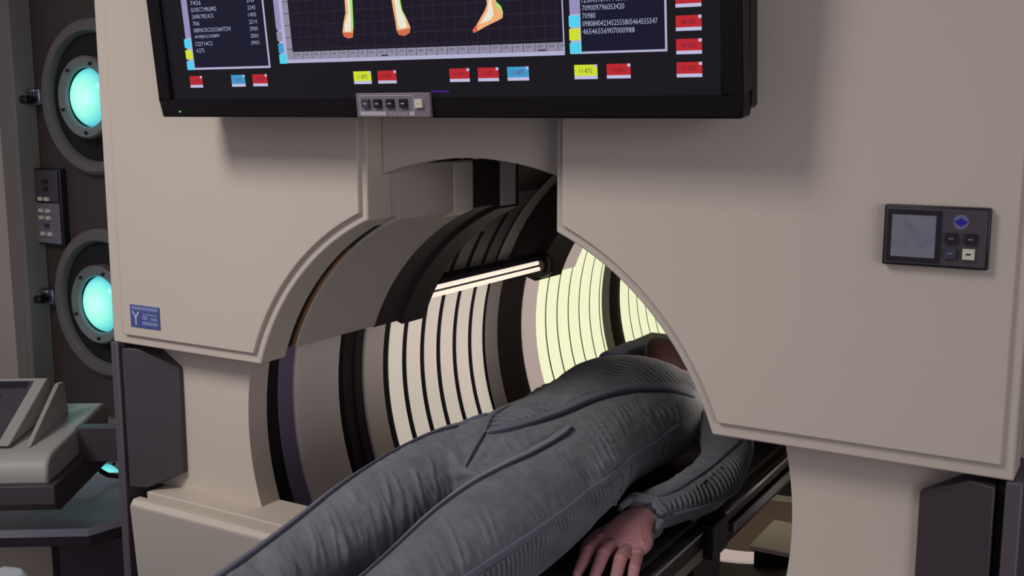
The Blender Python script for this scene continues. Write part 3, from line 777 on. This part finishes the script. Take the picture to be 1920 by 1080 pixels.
# ------------------------------------------------------------------ the couch
bed = thing('scanner_couch', 'narrow black scanner couch with chrome side rails carrying the patient', 'couch', (0, 0.2, -H))
PZ = -0.168
MB().box((-0.262, -0.98, PZ - 0.022), (0.262, 1.10, PZ), 'pad').build('mattress', bed, bevel=0.008, seg=3)
MB().box((-0.262, -0.98, PZ - 0.060), (0.262, 1.32, PZ - 0.0225), 'black').build('couch_frame', bed, bevel=0.003)
MB().box((-0.22, 1.105, PZ - 0.022), (0.22, 1.32, 0.006), 'darkring').build('head_block', bed, bevel=0.01)
for s in (-1, 1):
    def rail(name, x0, x1, y0, y1, z0, z1, k, bev=0.002):
        a, b = sorted((s * x0, s * x1))
        return MB().box((a, y0, z0), (b, y1, z1), k).build(name, bed, bevel=bev)
    rail('side_board', 0.2625, 0.279, -0.98, 0.44, -0.218, -0.178, 'black')
    rail('side_board', 0.2625, 0.282, 0.52, 1.32, -0.213, -0.176, 'black')
    rail('chrome_rail', 0.2795, 0.2865, -0.98, 0.425, -0.186, -0.1795, 'chrome', 0.001)
    rail('chrome_rail', 0.2825, 0.2905, 0.535, 1.32, -0.187, -0.1785, 'chrome', 0.001)
    rail('rail_clamp', 0.2625, 0.300, 0.440, 0.525, -0.245, -0.176, 'black', 0.003)
    rail('lower_channel', 0.262, 0.279, -0.98, 0.50, -0.248, -0.224, 'beige_dark')
    rail('lower_rail', 0.270, 0.288, 0.60, 1.32, -0.245, -0.222, 'steel')
    rail('lower_board', 0.258, 0.2695, 0.53, 1.32, -0.275, -0.2135, 'black')
    rail('bracket', 0.258, 0.277, 0.40, 0.55, -0.335, -0.249, 'black', 0.003)
MB().box((-0.16, -0.9, PZ - 0.14), (0.16, 1.2, PZ - 0.0605), 'black').build('center_beam', bed, bevel=0.004)
MB().box((-0.13, -0.75, -H + 0.03), (0.13, -0.45, PZ - 0.1405), 'beige_dark').build('pedestal', bed, bevel=0.01)
MB().box((-0.28, -0.95, -H), (0.28, -0.25, -H + 0.0295), 'black').build('foot_plate', bed, bevel=0.006)

# ------------------------------------------------------------------ the patient
def limb(mb, secs, key='suit', n=28, sub=5, close=True):
    """smooth tube through (x, y, z, half width, half height) stations"""
    S = np.array(secs, float)
    d = np.linalg.norm(np.diff(S[:, :3], axis=0), axis=1)
    t = np.concatenate([[0], np.cumsum(d)])
    m = (len(S) - 1) * sub + 1
    tt = np.linspace(0, t[-1], m)
    # Catmull-Rom through the stations
    def cr_(k):
        out = []
        P = S[:, k]; mt = np.gradient(P, t)
        for x in tt:
            i = min(np.searchsorted(t, x, 'right') - 1, len(t) - 2); h = t[i + 1] - t[i]; u = (x - t[i]) / h
            out.append((2 * u ** 3 - 3 * u ** 2 + 1) * P[i] + (u ** 3 - 2 * u ** 2 + u) * h * mt[i] + (-2 * u ** 3 + 3 * u ** 2) * P[i + 1] + (u ** 3 - u ** 2) * h * mt[i + 1])
        return np.array(out)
    Q = np.stack([cr_(k) for k in range(5)], 1)
    vs = []; up0 = Vector((0, 0, 1))
    for i in range(m):
        p = Vector(Q[i, :3]); dr = (Vector(Q[min(i + 1, m - 1), :3]) - Vector(Q[max(i - 1, 0), :3])).normalized()
        if abs(dr.z) > 0.9: up0 = Vector((0, 1, 0))
        sd = dr.cross(up0).normalized(); up = sd.cross(dr).normalized()
        for k in range(n):
            a = 2 * PI * k / n
            vs.append(p + sd * (cos(a) * Q[i, 3]) + up * (sin(a) * Q[i, 4]))
    fs = [(i * n + k, i * n + (k + 1) % n, (i + 1) * n + (k + 1) % n, (i + 1) * n + k) for i in range(m - 1) for k in range(n)]
    fs += [tuple(range(n))[::-1], tuple((m - 1) * n + k for k in range(n))]
    mb.add(vs, fs, key)
def ball(mb, c, r, key='suit', n=20, m=12):
    r = r if isinstance(r, (tuple, list)) else (r, r, r)
    vs = []
    for i in range(1, m):
        th = PI * i / m
        for k in range(n):
            a = 2 * PI * k / n
            vs.append((c[0] + r[0] * sin(th) * cos(a), c[1] + r[1] * sin(th) * sin(a), c[2] + r[2] * cos(th)))
    vs += [(c[0], c[1], c[2] + r[2]), (c[0], c[1], c[2] - r[2])]
    fs = [(i * n + k, (i + 1) * n + k, (i + 1) * n + (k + 1) % n, i * n + (k + 1) % n) for i in range(m - 2) for k in range(n)]
    T = len(vs) - 2
    fs += [(T, k, (k + 1) % n) for k in range(n)] + [(T + 1, (m - 2) * n + (k + 1) % n, (m - 2) * n + k) for k in range(n)]
    mb.add(vs, fs, key)
def fuse(mb, voxel, smooth=6):
    """one continuous surface from overlapping shapes -> (verts, faces)"""
    me = bpy.data.meshes.new('tmp'); me.from_pydata(mb.v, [], mb.f)
    ob = bpy.data.objects.new('tmp', me); COL.objects.link(ob)
    r = ob.modifiers.new('r', 'REMESH'); r.mode = 'VOXEL'; r.voxel_size = voxel
    if smooth:
        s = ob.modifiers.new('s', 'SMOOTH'); s.factor = 0.5; s.iterations = smooth
    dg = bpy.context.evaluated_depsgraph_get()
    e = bpy.data.meshes.new_from_object(ob.evaluated_get(dg))
    n = len(e.vertices); co = np.empty(n * 3); e.vertices.foreach_get('co', co); co = co.reshape(-1, 3)
    no = np.empty(n * 3); e.vertex_normals.foreach_get('vector', no); no = no.reshape(-1, 3)
    fs = [tuple(p.vertices) for p in e.polygons]
    bpy.data.objects.remove(ob); bpy.data.meshes.remove(me); bpy.data.meshes.remove(e)
    return co, no, fs
def mesh_obj(name, co, fs, key, parent, slots=None, idx=None):
    off = Vector(parent['_w']) if parent is not None else Vector((0, 0, 0))
    me = bpy.data.meshes.new(name)
    me.from_pydata([tuple(c - np.array(off)) for c in co], [], fs)
    for k in (slots or [key]): me.materials.append(M[k])
    if idx is not None: me.polygons.foreach_set('material_index', idx)
    me.polygons.foreach_set('use_smooth', [True] * len(me.polygons))
    o = bpy.data.objects.new(name, me); COL.objects.link(o); o.parent = parent
    o['_w'] = tuple(off)
    return o

per = thing('person', 'person lying on their back in a crinkled blue-grey jumpsuit, left palm on the couch', 'person', (0, 0.15, PZ))

# body: head, neck, torso, arms, legs, hands and feet as one surface
TORSO = [(0, 0.02, -0.060, .12, .07), (0, 0.08, -0.052, .165, .098), (0, 0.16, -0.050, .188, .112), (0, 0.28, -0.052, .180, .112), (0, 0.42, -0.050, .156, .112), (0, 0.55, -0.045, .158, .118), (0, 0.68, -0.040, .178, .122), (0, 0.77, -0.052, .172, .108), (0, 0.83, -0.070, .12, .07)]
LEG = [(-.088, .20, -.055, .09, .10), (-.092, .10, -.058, .094, .102), (-.096, .0, -.062, .092, .100), (-.100, -.15, -.070, .084, .089), (-.102, -.28, -.080, .070, .075), (-.102, -.36, -.086, .063, .068), (-.104, -.46, -.098, .062, .064), (-.106, -.60, -.115, .048, .050), (-.108, -.70, -.122, .038, .042)]
LEGN = [(-x, y, z, a, b) for x, y, z, a, b in LEG]
ARM = [(.165, .75, -.055, .060, .062), (.225, .70, -.070, .056, .056), (.262, .60, -.090, .050, .050), (.268, .52, -.108, .048, .046), (.245, .42, -.118, .044, .043), (.218, .345, -.124, .040, .038), (.208, .305, -.126, .039, .034)]
ARMF = [(-.165, .75, -.055, .060, .062), (-.215, .68, -.075, .052, .052), (-.232, .56, -.105, .046, .046), (-.236, .45, -.118, .043, .042), (-.236, .33, -.124, .038, .035), (-.236, .28, -.126, .036, .032)]

suit = MB()
limb(suit, TORSO); limb(suit, LEG); limb(suit, LEGN); limb(suit, ARM); limb(suit, ARMF)
ball(suit, (0, 0.06, -0.062), (0.10, 0.07, 0.075))
ball(suit, (0, 0.80, -0.07), (0.075, 0.07, 0.06))
co, no, fs = fuse(suit, 0.0028, 10)
SEAMS = [
    [(.090, .238, .050), (.096, .19, .047), (.096, .09, .043), (.086, .02, .038), (.066, -.07, .02), (.050, -.15, .01), (.046, -.25, -.01), (.048, -.36, -.03), (.05, -.45, -.05)],
    [(.097, .240, .049), (.104, .19, .046), (.105, .09, .043), (.096, .02, .038), (.077, -.07, .02), (.062, -.15, .01), (.058, -.25, -.01), (.058, -.36, -.03), (.06, -.45, -.05)],
    [(.150, .60, -.03), (.154, .478, -.042), (.167, .332, -.031), (.184, .161, -.028), (.184, .021, -.035), (.182, -.09, -.038), (.172, -.21, -.045), (.160, -.33, -.055), (.155, -.45, -.07)],
    [(-.115, -.50, -.05), (-.120, -.38, -.03), (-.130, -.25, -.0), (-.138, -.12, .01), (-.138, .0, .02), (-.125, .09, .03), (-.098, .15, .045), (-.068, .205, .055)],
    [(-.108, -.50, -.05), (-.111, -.38, -.03), (-.121, -.25, -.0), (-.129, -.12, .01), (-.128, .0, .02), (-.115, .085, .03), (-.091, .143, .045)],
    [(-.012, .105, .05), (.010, .138, .056), (.035, .196, .061), (.040, .292, .057), (.047, .417, .057), (.077, .53, .057), (.117, .606, .046), (.155, .687, .02)],
    [(-.006, .100, .05), (.022, .126, .056), (.048, .190, .061), (.054, .290, .057), (.061, .412, .057), (.090, .52, .052), (.128, .60, .04), (.163, .68, .01)],
    [(-.012, .105, .05), (-.034, .145, .056), (-.060, .213, .057), (-.078, .275, .051), (-.11, .40, .05), (-.145, .55, .03)],
    [(-.012, .110, .05), (-.004, .075, .045), (.0, .045, .03), (.001, .02, .01)],
    [(.212, .302, -.10), (.246, .375, -.09), (.268, .45, -.075), (.280, .53, -.062), (.285, .62, -.05)],
    [(.247, .305, -.125), (.270, .38, -.125), (.302, .49, -.124), (.312, .60, -.115)]]
# region functions for the cloth pattern -------------------------------------
def interp(x, xs, ys): return np.interp(x, xs, ys)
bvh0 = BVHTree.FromPolygons([tuple(c) for c in co], fs)
X_, Y_, Z_ = co[:, 0], co[:, 1], co[:, 2]
is_arm = (X_ > interp(Y_, [0.25, 0.35, 0.45, 0.6, 0.72], [0.155, 0.170, 0.192, 0.205, 0.21])) & (Y_ > 0.27)
ZB = interp(Y_, [-0.45, -0.23, -0.09, 0.16, 0.33, 0.48], [-0.058, -0.052, -0.044, -0.036, -0.038, -0.05])
lat = (np.abs(X_) > 0.11) & (Z_ < ZB) & (Z_ > -0.158) & (Y_ > -0.50) & (Y_ < 0.50) & ~is_arm
NEAR = interp(Y_, [0.12, 0.141, 0.196, 0.292, 0.417, 0.53, 0.606, 0.687], [-0.01, 0.008, 0.030, 0.036, 0.042, 0.072, 0.112, 0.150])
FAR = interp(Y_, [0.12, 0.213, 0.275, 0.4, 0.55], [-0.02, -0.056, -0.075, -0.11, -0.15])
bel = (X_ < NEAR) & (X_ > FAR) & (Y_ > 0.12) & (Z_ > 0.0)
AU = interp(Y_, [0.299, 0.382, 0.474, 0.532, 0.609], [-0.106, -0.094, -0.076, -0.066, -0.057])
AL = interp(Y_, [0.299, 0.36, 0.494, 0.7], [-0.114, -0.122, -0.124, -0.12])
arm_r = is_arm & (Z_ < AU) & (Z_ > AL) & (X_ > interp(Y_, [0.3, 0.45, 0.6], [0.215, 0.262, 0.28]))
def soft(mask_val): return mask_val.astype(float)
wob = np.array([noise.noise(Vector((x * 9, y * 9, z * 9))) for x, y, z in co])
wob2 = np.array([noise.noise(Vector((x * 26 + 5, y * 14, z * 26))) for x, y, z in co])
wob3 = np.array([noise.noise(Vector((x * 5 + 9, y * 42 + x * 26, z * 5))) for x, y, z in co])
# gathered ribs
yy = Y_ + 0.008 * wob + 0.16 * np.abs(X_) * bel * np.clip((Y_ - .1) * 3, 0, 1)
ph = np.where(bel, interp(yy, [0.05, 0.28, 0.42, 1.0], [0, 10.2, 18.5, 57.2]) * np.pi, yy * np.pi / 0.0125) + 1.4 * wob2
rib = np.abs(np.sin(ph)) ** 0.6
mask = (lat | bel | arm_r).astype(float)
amp = np.where(bel, .0130 - .0090 * np.clip((Y_ - .3) * 4, 0, 1), np.where(arm_r, .0070, .0065))
d = amp * (rib - 0.75) * mask
# loose folds elsewhere: broad drag lines across the thigh and hip
ridge = np.clip(1 - np.abs(wob3) * 5, -0.2, 1)
wob4 = np.array([noise.noise(Vector((x * 9 + 3, (y - abs(x) * .45) * 78, z * 9))) for x, y, z in co])
ridge2 = np.clip(1 - np.abs(wob4) * 4, -0.3, 1)
hip = np.clip((Y_ - 0.02) * 8, 0, 1) * (X_ > 0.02)
d += (1 - mask) * (0.0030 * ridge * np.clip(wob * 2 + 0.6, 0, 1) + 0.0038 * wob + 0.0030 * ridge2 * (0.35 + 0.65 * hip) * np.clip(wob2 * 2 + .7, 0, 1))
FOLDS = [  # drag lines and creases of the cloth: (height, width, path)
    (.0045, .0045, [(-.1, -.086, .028), (-.059, -.126, .012), (-.035, -.149, -.012)]),
    (.0045, .0045, [(-.119, .0, .035), (-.051, -.057, .017), (-.019, -.084, -.025)]),
    (.0045, .0045, [(-.094, .019, .039), (-.046, -.015, .02), (-.012, -.051, -.034)]),
    (.0045, .005, [(-.099, -.174, .015), (-.065, -.196, .003)]),
    (.0050, .006, [(-.093, -.266, -.003), (-.048, -.258, -.027), (-.032, -.265, -.064)]),
    (-.0100, .007, [(-.077, .105, .044), (-.03, .055, .034), (-.008, .037, .027), (.005, .011, -.008)]),
    (.0060, .006, [(-.066, .064, .038), (-.019, .024, .017), (-.008, .004, -.018)]),
    (-.0060, .007, [(.03, .085, .045), (.02, .03, .03), (.03, -.02, .01)]),
    (.0070, .008, [(-.114, -.373, -.021), (-.078, -.367, -.024), (-.049, -.354, -.047)]),
    (-.0080, .008, [(-.11, -.395, -.023), (-.075, -.400, -.03), (-.05, -.39, -.05)]),
    (.0060, .008, [(-.12, -.43, -.03), (-.08, -.435, -.04)])]
for h_, w_, P0_ in FOLDS:
    A_ = np.array(P0_); best = np.full(len(co), 9.0); al = np.zeros(len(co)); n_ = len(A_) - 1
    for k_, (a_, b_) in enumerate(zip(A_[:-1], A_[1:])):
        ab_ = b_ - a_; t_ = np.clip(((co - a_) @ ab_) / (ab_ @ ab_), 0, 1)
        ds = np.linalg.norm(co - (a_ + t_[:, None] * ab_), axis=1)
        al = np.where(ds < best, (k_ + t_) / n_, al); best = np.minimum(best, ds)
    d = d + h_ * np.exp(-(best / w_) ** 2) * np.clip(np.sin(np.pi * np.clip(al * .9 + .05, 0, 1)) * 1.3, 0, 1)
d = np.where(Z_ < -0.155, 0, d)
for P0_ in SEAMS:
    A_ = np.array(P0_)
    for a_, b_ in zip(A_[:-1], A_[1:]):
        ab_ = b_ - a_; t_ = np.clip(((co - a_) @ ab_) / (ab_ @ ab_), 0, 1)
        ds = np.linalg.norm(co - (a_ + t_[:, None] * ab_), axis=1)
        d = d * np.clip((ds - .004) / .014, 0, 1) - .0012 * np.exp(-(ds / .012) ** 2)
co2 = co + no * d[:, None]
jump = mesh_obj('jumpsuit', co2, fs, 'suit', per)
strip = np.clip(np.where(bel & (Y_ < .42), 1.45, 1.25) - np.abs(np.sin(ph)) * 2.0, 0, 1) * mask * np.clip(1.1 + 1.6 * wob2 - np.where(bel, np.clip((Y_ - .34) * 3.2, -.25, .6), 0.05), 0, 1)  # darker value in the gaps between the gathered ribs
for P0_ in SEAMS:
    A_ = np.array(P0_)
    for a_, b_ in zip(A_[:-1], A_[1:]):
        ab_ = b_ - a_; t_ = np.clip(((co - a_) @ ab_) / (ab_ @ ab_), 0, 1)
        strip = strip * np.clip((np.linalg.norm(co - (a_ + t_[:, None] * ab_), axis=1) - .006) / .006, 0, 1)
for nm_, arr_ in (('gather', mask), ('ribs', ph), ('rib_gaps', strip)):
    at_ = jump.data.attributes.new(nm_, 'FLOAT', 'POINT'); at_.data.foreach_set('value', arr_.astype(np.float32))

bvh = BVHTree.FromPolygons([tuple(c) for c in co2], fs)
def resample(P, step):
    P = [Vector(p) for p in P]; out = [P[0]]
    # smooth with Catmull-Rom
    Q = []
    for i in range(len(P) - 1):
        p0 = P[max(i - 1, 0)]; p1 = P[i]; p2 = P[i + 1]; p3 = P[min(i + 2, len(P) - 1)]
        n = max(2, int((p2 - p1).length / step))
        for k in range(n):
            t = k / n
            Q.append(0.5 * ((2 * p1) + (p2 - p0) * t + (2 * p0 - 5 * p1 + 4 * p2 - p3) * t * t + (3 * p1 - p0 - 3 * p2 + p3) * t ** 3))
    Q.append(P[-1])
    return Q
def band(name, pts, width, key, lift=0.0025, parent=None, smooth=True):
    """cloth ribbon lying on the suit"""
    Q = resample(pts, 0.006)
    Q = [bvh0.find_nearest(q) for q in Q]
    C = [q[0] for q in Q]; N = [q[1] for q in Q]
    for _ in range(3):
        C = [C[0]] + [(C[i - 1] + C[i] * 2 + C[i + 1]) / 4 for i in range(1, len(C) - 1)] + [C[-1]]
        N = [N[0]] + [(N[i - 1] + N[i] * 2 + N[i + 1]).normalized() for i in range(1, len(N) - 1)] + [N[-1]]
    vs = []; K = 7
    for i in range(len(C)):
        t = (C[min(i + 1, len(C) - 1)] - C[max(i - 1, 0)]).normalized()
        s = t.cross(N[i]).normalized()
        for k in range(K):
            u = -1 + 2 * k / (K - 1)
            tp = min(1.0, .15 + .85 * min(i, len(C) - 1 - i) / 6)
            base = C[i] + s * (u * width / 2 * tp)
            h = bvh0.find_nearest(base)
            edge = -0.004 if k in (0, K - 1) or i in (0, len(C) - 1) else lift + .0018
            vs.append(h[0] + h[1] * edge)
    fs_ = [(i * K + k, i * K + k + 1, (i + 1) * K + k + 1, (i + 1) * K + k) for i in range(len(C) - 1) for k in range(K - 1)]
    return mesh_obj(name, np.array([tuple(v) for v in vs]), fs_, key, parent or jump)
band('seam_band', SEAMS[0], .016, 'bandlight')
band('seam_thread', SEAMS[1], .007, 'thread', .0015)
band('seam_band', SEAMS[2], .014, 'band')
band('seam_band', SEAMS[3], .013, 'band')
band('seam_thread', SEAMS[4], .005, 'thread', .0015)
band('belly_band', SEAMS[5], .020, 'band')
band('seam_thread', SEAMS[6], .006, 'thread', .0018)
band('belly_band', SEAMS[7], .014, 'band')
band('center_seam', SEAMS[8], .005, 'thread', .0015)
band('seam_band', SEAMS[9], .010, 'band')
band('seam_band', SEAMS[10], .008, 'band')
# cuff with two eyelets at the wrist
cuff = MB()
cx, cy, cz = .208, .300, -.126
def cuff_ring(mb, y, rx, rz, r, n=40):
    ring_ = []
    for i in range(n + 1):
        a = 2 * PI * i / n
        ring_.append((cx + (rx + .002 * sin(5 * a)) * cos(a), y + .006 * sin(2 * a) + .004 * sin(7 * a), cz + (rz + .0015 * sin(4 * a)) * sin(a)))
    return ring_
R1 = cuff_ring(cuff, cy - .004, .040, .036, .006); R2 = cuff_ring(cuff, cy + .008, .0425, .038, .006)
cuff.tube(R1, .0065, 'suit', 8); cuff.tube(R2, .0065, 'suit', 8)
cuff.build('cuff', jump)
for k, (ax_, ay_, az_) in enumerate([(.233, .300, -.100), (.246, .303, -.112)]):
    e = MB().tube([(ax_ + .006 * cos(a), ay_ + .006 * sin(a) - .004, az_ + .003 * sin(a) - .003 * cos(a)) for a in [2 * PI * i / 14 for i in range(15)]], .0028, 'thread', 8)
    e.build('eyelet', jump)

# skin: coarse trunk and a fine left hand, head with a face
sk = MB()
def thin(L, t=.014): return [(x, y, z, max(a - t, .02), max(b - t, .02)) for x, y, z, a, b in L]
limb(sk, thin(TORSO), 'skin'); limb(sk, thin(LEG), 'skin'); limb(sk, thin(LEGN), 'skin'); limb(sk, thin(ARM), 'skin'); limb(sk, thin(ARMF), 'skin')
limb(sk, [(0, .76, -.07, .055, .05), (0, .84, -.068, .052, .052), (0, .90, -.06, .05, .055), (0, .95, -.055, .05, .05)], 'skin')
limb(sk, [(-.236, .34, -.128, .028, .022), (-.236, .27, -.133, .034, .021), (-.236, .21, -.138, .042, .019), (-.236, .16, -.142, .042, .014)], 'skin')
for i in range(4):
    x = -.268 + .021 * i
    L_ = (.058, .070, .078, .072)[i]
    limb(sk, [(x, .17, -.142, .010, .010), (x * 1.0, .17 - L_ * .5, -.144, .0092, .0092), (x, .17 - L_, -.156, .0078, .0078)], 'skin', n=12, sub=3)
limb(sk, [(-.212, .245, -.142, .013, .013), (-.192, .21, -.150, .011, .011), (-.188, .185, -.155, .009, .009)], 'skin', n=12, sub=3)
c1, n1, f1 = fuse(sk, .0055, 3)
hd = MB()
limb(hd, [(.212, .34, -.126, .027, .022), (.207, .305, -.128, .030, .022), (.205, .275, -.131, .037, .023), (.209, .24, -.135, .046, .023), (.217, .21, -.138, .051, .021), (.221, .182, -.140, .050, .017), (.223, .165, -.142, .044, .013)], 'skin', n=24, sub=4)
FING = [[(.181, .185, -.139), (.184, .130, -.137), (.187, .100, -.148), (.189, .076, -.158)],
        [(.208, .188, -.136), (.216, .122, -.133), (.221, .090, -.146), (.224, .063, -.158)],
        [(.236, .182, -.138), (.249, .120, -.136), (.256, .091, -.149), (.261, .066, -.159)],
        [(.260, .168, -.143), (.277, .116, -.144), (.284, .093, -.154), (.288, .075, -.161)]]
for i, f_ in enumerate(FING):
    R_ = (.0118, .0120, .0115, .0100)[i]
    rr = (R_ * 1.05, R_, R_ * .92, R_ * .72)
    limb(hd, [(x, y, z, r, r * .92) for (x, y, z), r in zip(f_, rr)], 'skin', n=16, sub=5)
    ball(hd, f_[1], R_ * 1.04); ball(hd, (f_[0][0], f_[0][1], f_[0][2] + .003), (R_ * 1.05, R_ * 1.2, R_)); ball(hd, f_[3], R_ * .74)
limb(hd, [(.180, .262, -.140, .018, .016), (.160, .228, -.147, .0145, .014), (.152, .198, -.152, .012, .012), (.153, .172, -.157, .009, .009)], 'skin', n=16, sub=5)
ball(hd, (.153, .170, -.157), .009)
for i, f_ in enumerate(FING):      # tendons fanning over the back of the hand
    limb(hd, [(.207 + (f_[0][0] - .207) * .3, .27, -.1175, .004, .004), (f_[0][0] * .5 + .2105 * .5, .23, -.1205, .004, .0045), (f_[0][0], .19, -.131, .005, .005)], 'skin', n=10, sub=3)
c2, n2, f2 = fuse(hd, .0020, 6)
TURN = rad(62)
def turn(a):
    a = np.array(a, float); x = a[:, 0].copy(); z = a[:, 2] + .035
    a[:, 0] = x * cos(TURN) - z * sin(TURN); a[:, 2] = x * sin(TURN) + z * cos(TURN) - .035
    return a
fc = MB()
hx, hy, hz = 0.0, .965, -.035
ball(fc, (hx, hy, hz), (.074, .098, .092), n=32, m=20)
ball(fc, (hx, hy - .055, hz + .018), (.052, .052, .068), n=24)
ball(fc, (hx, hy - .095, hz + .045), (.022, .018, .022))                     # chin
limb(fc, [(hx, hy + .018, hz + .078, .007, .012), (hx, hy - .005, hz + .092, .008, .016), (hx, hy - .030, hz + .100, .012, .018)], 'skin', n=14, sub=4)
ball(fc, (hx, hy - .032, hz + .102), (.011, .010, .012)); ball(fc, (hx - .011, hy - .031, hz + .092), .008); ball(fc, (hx + .011, hy - .031, hz + .092), .008)
for s in (-1, 1):
    ball(fc, (hx + s * .030, hy + .012, hz + .076), (.015, .010, .010)); ball(fc, (hx + s * .030, hy + .030, hz + .080), (.020, .008, .008))
    ball(fc, (hx + s * .042, hy - .025, hz + .060), (.020, .022, .018)); ball(fc, (hx + s * .075, hy - .010, hz - .004), (.009, .030, .018))
c3, n3, f3 = fuse(fc, .0035, 6)
c3 = turn(c3)
nk = MB(); limb(nk, [(0, .85, -.068, .05, .05), (0, .91, -.055, .046, .05), (0, .95, -.05, .04, .045)], 'skin')
c5, n5, f5 = fuse(nk, .005, 4)
f3 = list(f3) + [tuple(i + len(c3) for i in f) for f in f5]; c3 = np.concatenate([c3, c5])
allc = np.concatenate([c1, c2, c3]); allf = list(f1) + [tuple(i + len(c1) for i in f) for f in f2] + [tuple(i + len(c1) + len(c2) for i in f) for f in f3]
body = mesh_obj('body', allc, allf, 'skin', per)
hr = MB()
limb(hr, [(0, .955, -.075, .074, .058), (0, 1.0, -.050, .084, .080), (0, 1.04, -.035, .072, .074), (0, 1.068, -.030, .045, .05)], 'hair', n=32, sub=5)
for i in range(26):
    a = rad(200 + 140 * i / 25) if i % 2 else rad(-20 + 220 * i / 25)
    limb(hr, [(.070 * cos(a), 1.045, -.035 + .070 * sin(a), .010, .010), (.082 * cos(a), 1.005, -.045 + .078 * sin(a), .011, .010), (.079 * cos(a), .972 + .01 * (i % 3), -.060 + .070 * sin(a), .006, .006)], 'hair', n=8, sub=3)
limb(hr, [(-.03, .99, -.09, .04, .045), (0, .95, -.105, .055, .035), (0, .905, -.105, .05, .028)], 'hair', n=20, sub=4)
limb(hr, [(.05, .99, -.05, .030, .050), (.062, .955, -.060, .026, .042), (.058, .925, -.075, .018, .028)], 'hair', n=20, sub=4)
limb(hr, [(.045, .98, .03, .030, .050), (.060, .935, .012, .030, .052), (.050, .890, -.01, .026, .045), (.040, .855, -.03, .015, .025)], 'hair', n=20, sub=4)  # lock added across the cheek, darkening it in place of shade
c4, n4, f4 = fuse(hr, .004, 3)
c4 = turn(c4)
mesh_obj('hair', c4, f4, 'hair', per)
lp = MB(); limb(lp, [(-.022, hy - .055, hz + .083, .003, .002), (0, hy - .053, hz + .0905, .006, .005), (.022, hy - .055, hz + .083, .003, .002)], 'lip', n=12)
limb(lp, [(-.019, hy - .061, hz + .082, .003, .002), (0, hy - .063, hz + .0885, .006, .005), (.019, hy - .061, hz + .082, .003, .002)], 'lip', n=12)
lp.v = [tuple(p) for p in turn(lp.v)]
lp.build('lips', body)
for s in (-1, 1):
    q = MB().tube([(s * (.018 + .025 * t), hy + .008 - .005 * sin(PI * t), hz + .0855 - .006 * abs(t - .4)) for t in [i / 8 for i in range(9)]], .0016, 'eyelid', 6)
    q.v = [tuple(p) for p in turn(q.v)]; q.build('eyelashes', body)
    q = MB().tube([(s * (.014 + .034 * t), hy + .034 + .005 * sin(PI * t), hz + .0870 - .010 * t * t) for t in [i / 8 for i in range(9)]], .0028, 'hair', 6)
    q.v = [tuple(p) for p in turn(q.v)]; q.build('eyebrow', body)
for f_ in FING:
    x, y, z = f_[3]
    nb = MB(); ball(nb, (x, y - .001, z + .0068), (.0052, .0065, .0016), 'nail', 12, 8); nb.build('fingernail', body)
col_ = MB()
col_.tube([(.062 * cos(a), .835 + .012 * sin(a), -.070 + .060 * sin(a)) for a in [2 * PI * i / 32 for i in range(33)]], .010, 'suit', 10)
col_.build('collar', jump)
for s in (-1, 1):
    bt = MB()
    limb(bt, [(s * .106, -.58, -.116, .052, .052), (s * .108, -.66, -.122, .046, .047), (s * .110, -.715, -.120, .044, .047), (s * .112, -.745, -.110, .040, .045)], 'boot')
    limb(bt, [(s * .110, -.715, -.135, .036, .032), (s * .116, -.725, -.06, .040, .036), (s * .126, -.735, .0, .044, .034), (s * .134, -.75, .055, .042, .026), (s * .138, -.762, .085, .032, .018)], 'boot')
    cb_, nb_, fb_ = fuse(bt, .004, 6)
    mesh_obj('boot', cb_, fb_, 'boot', per)

crd = thing('head_cradle', 'blue padded head cradle cushion beside the head of the lying person', 'cushion', (0, 1.0, PZ))
MB().box((-.185, .90, -.145), (-.105, 1.095, .030), 'pillow').build('side_bolster', crd, bevel=.02, seg=4)
MB().box((.105, .90, -.145), (.185, 1.095, .030), 'pillow').build('side_bolster', crd, bevel=.02, seg=4)
MB().box((-.185, .895, -.167), (.185, 1.095, -.128), 'pillow').build('base_pad', crd, bevel=.012, seg=3)

# ------------------------------------------------------------------ raise everything so that the floor lies at z = 0
for o in list(COL.objects):
    if o.parent is None and o.type in ('MESH', 'EMPTY'):
        o.location.z += H
    if o.get('_w') is not None:
        del o['_w']
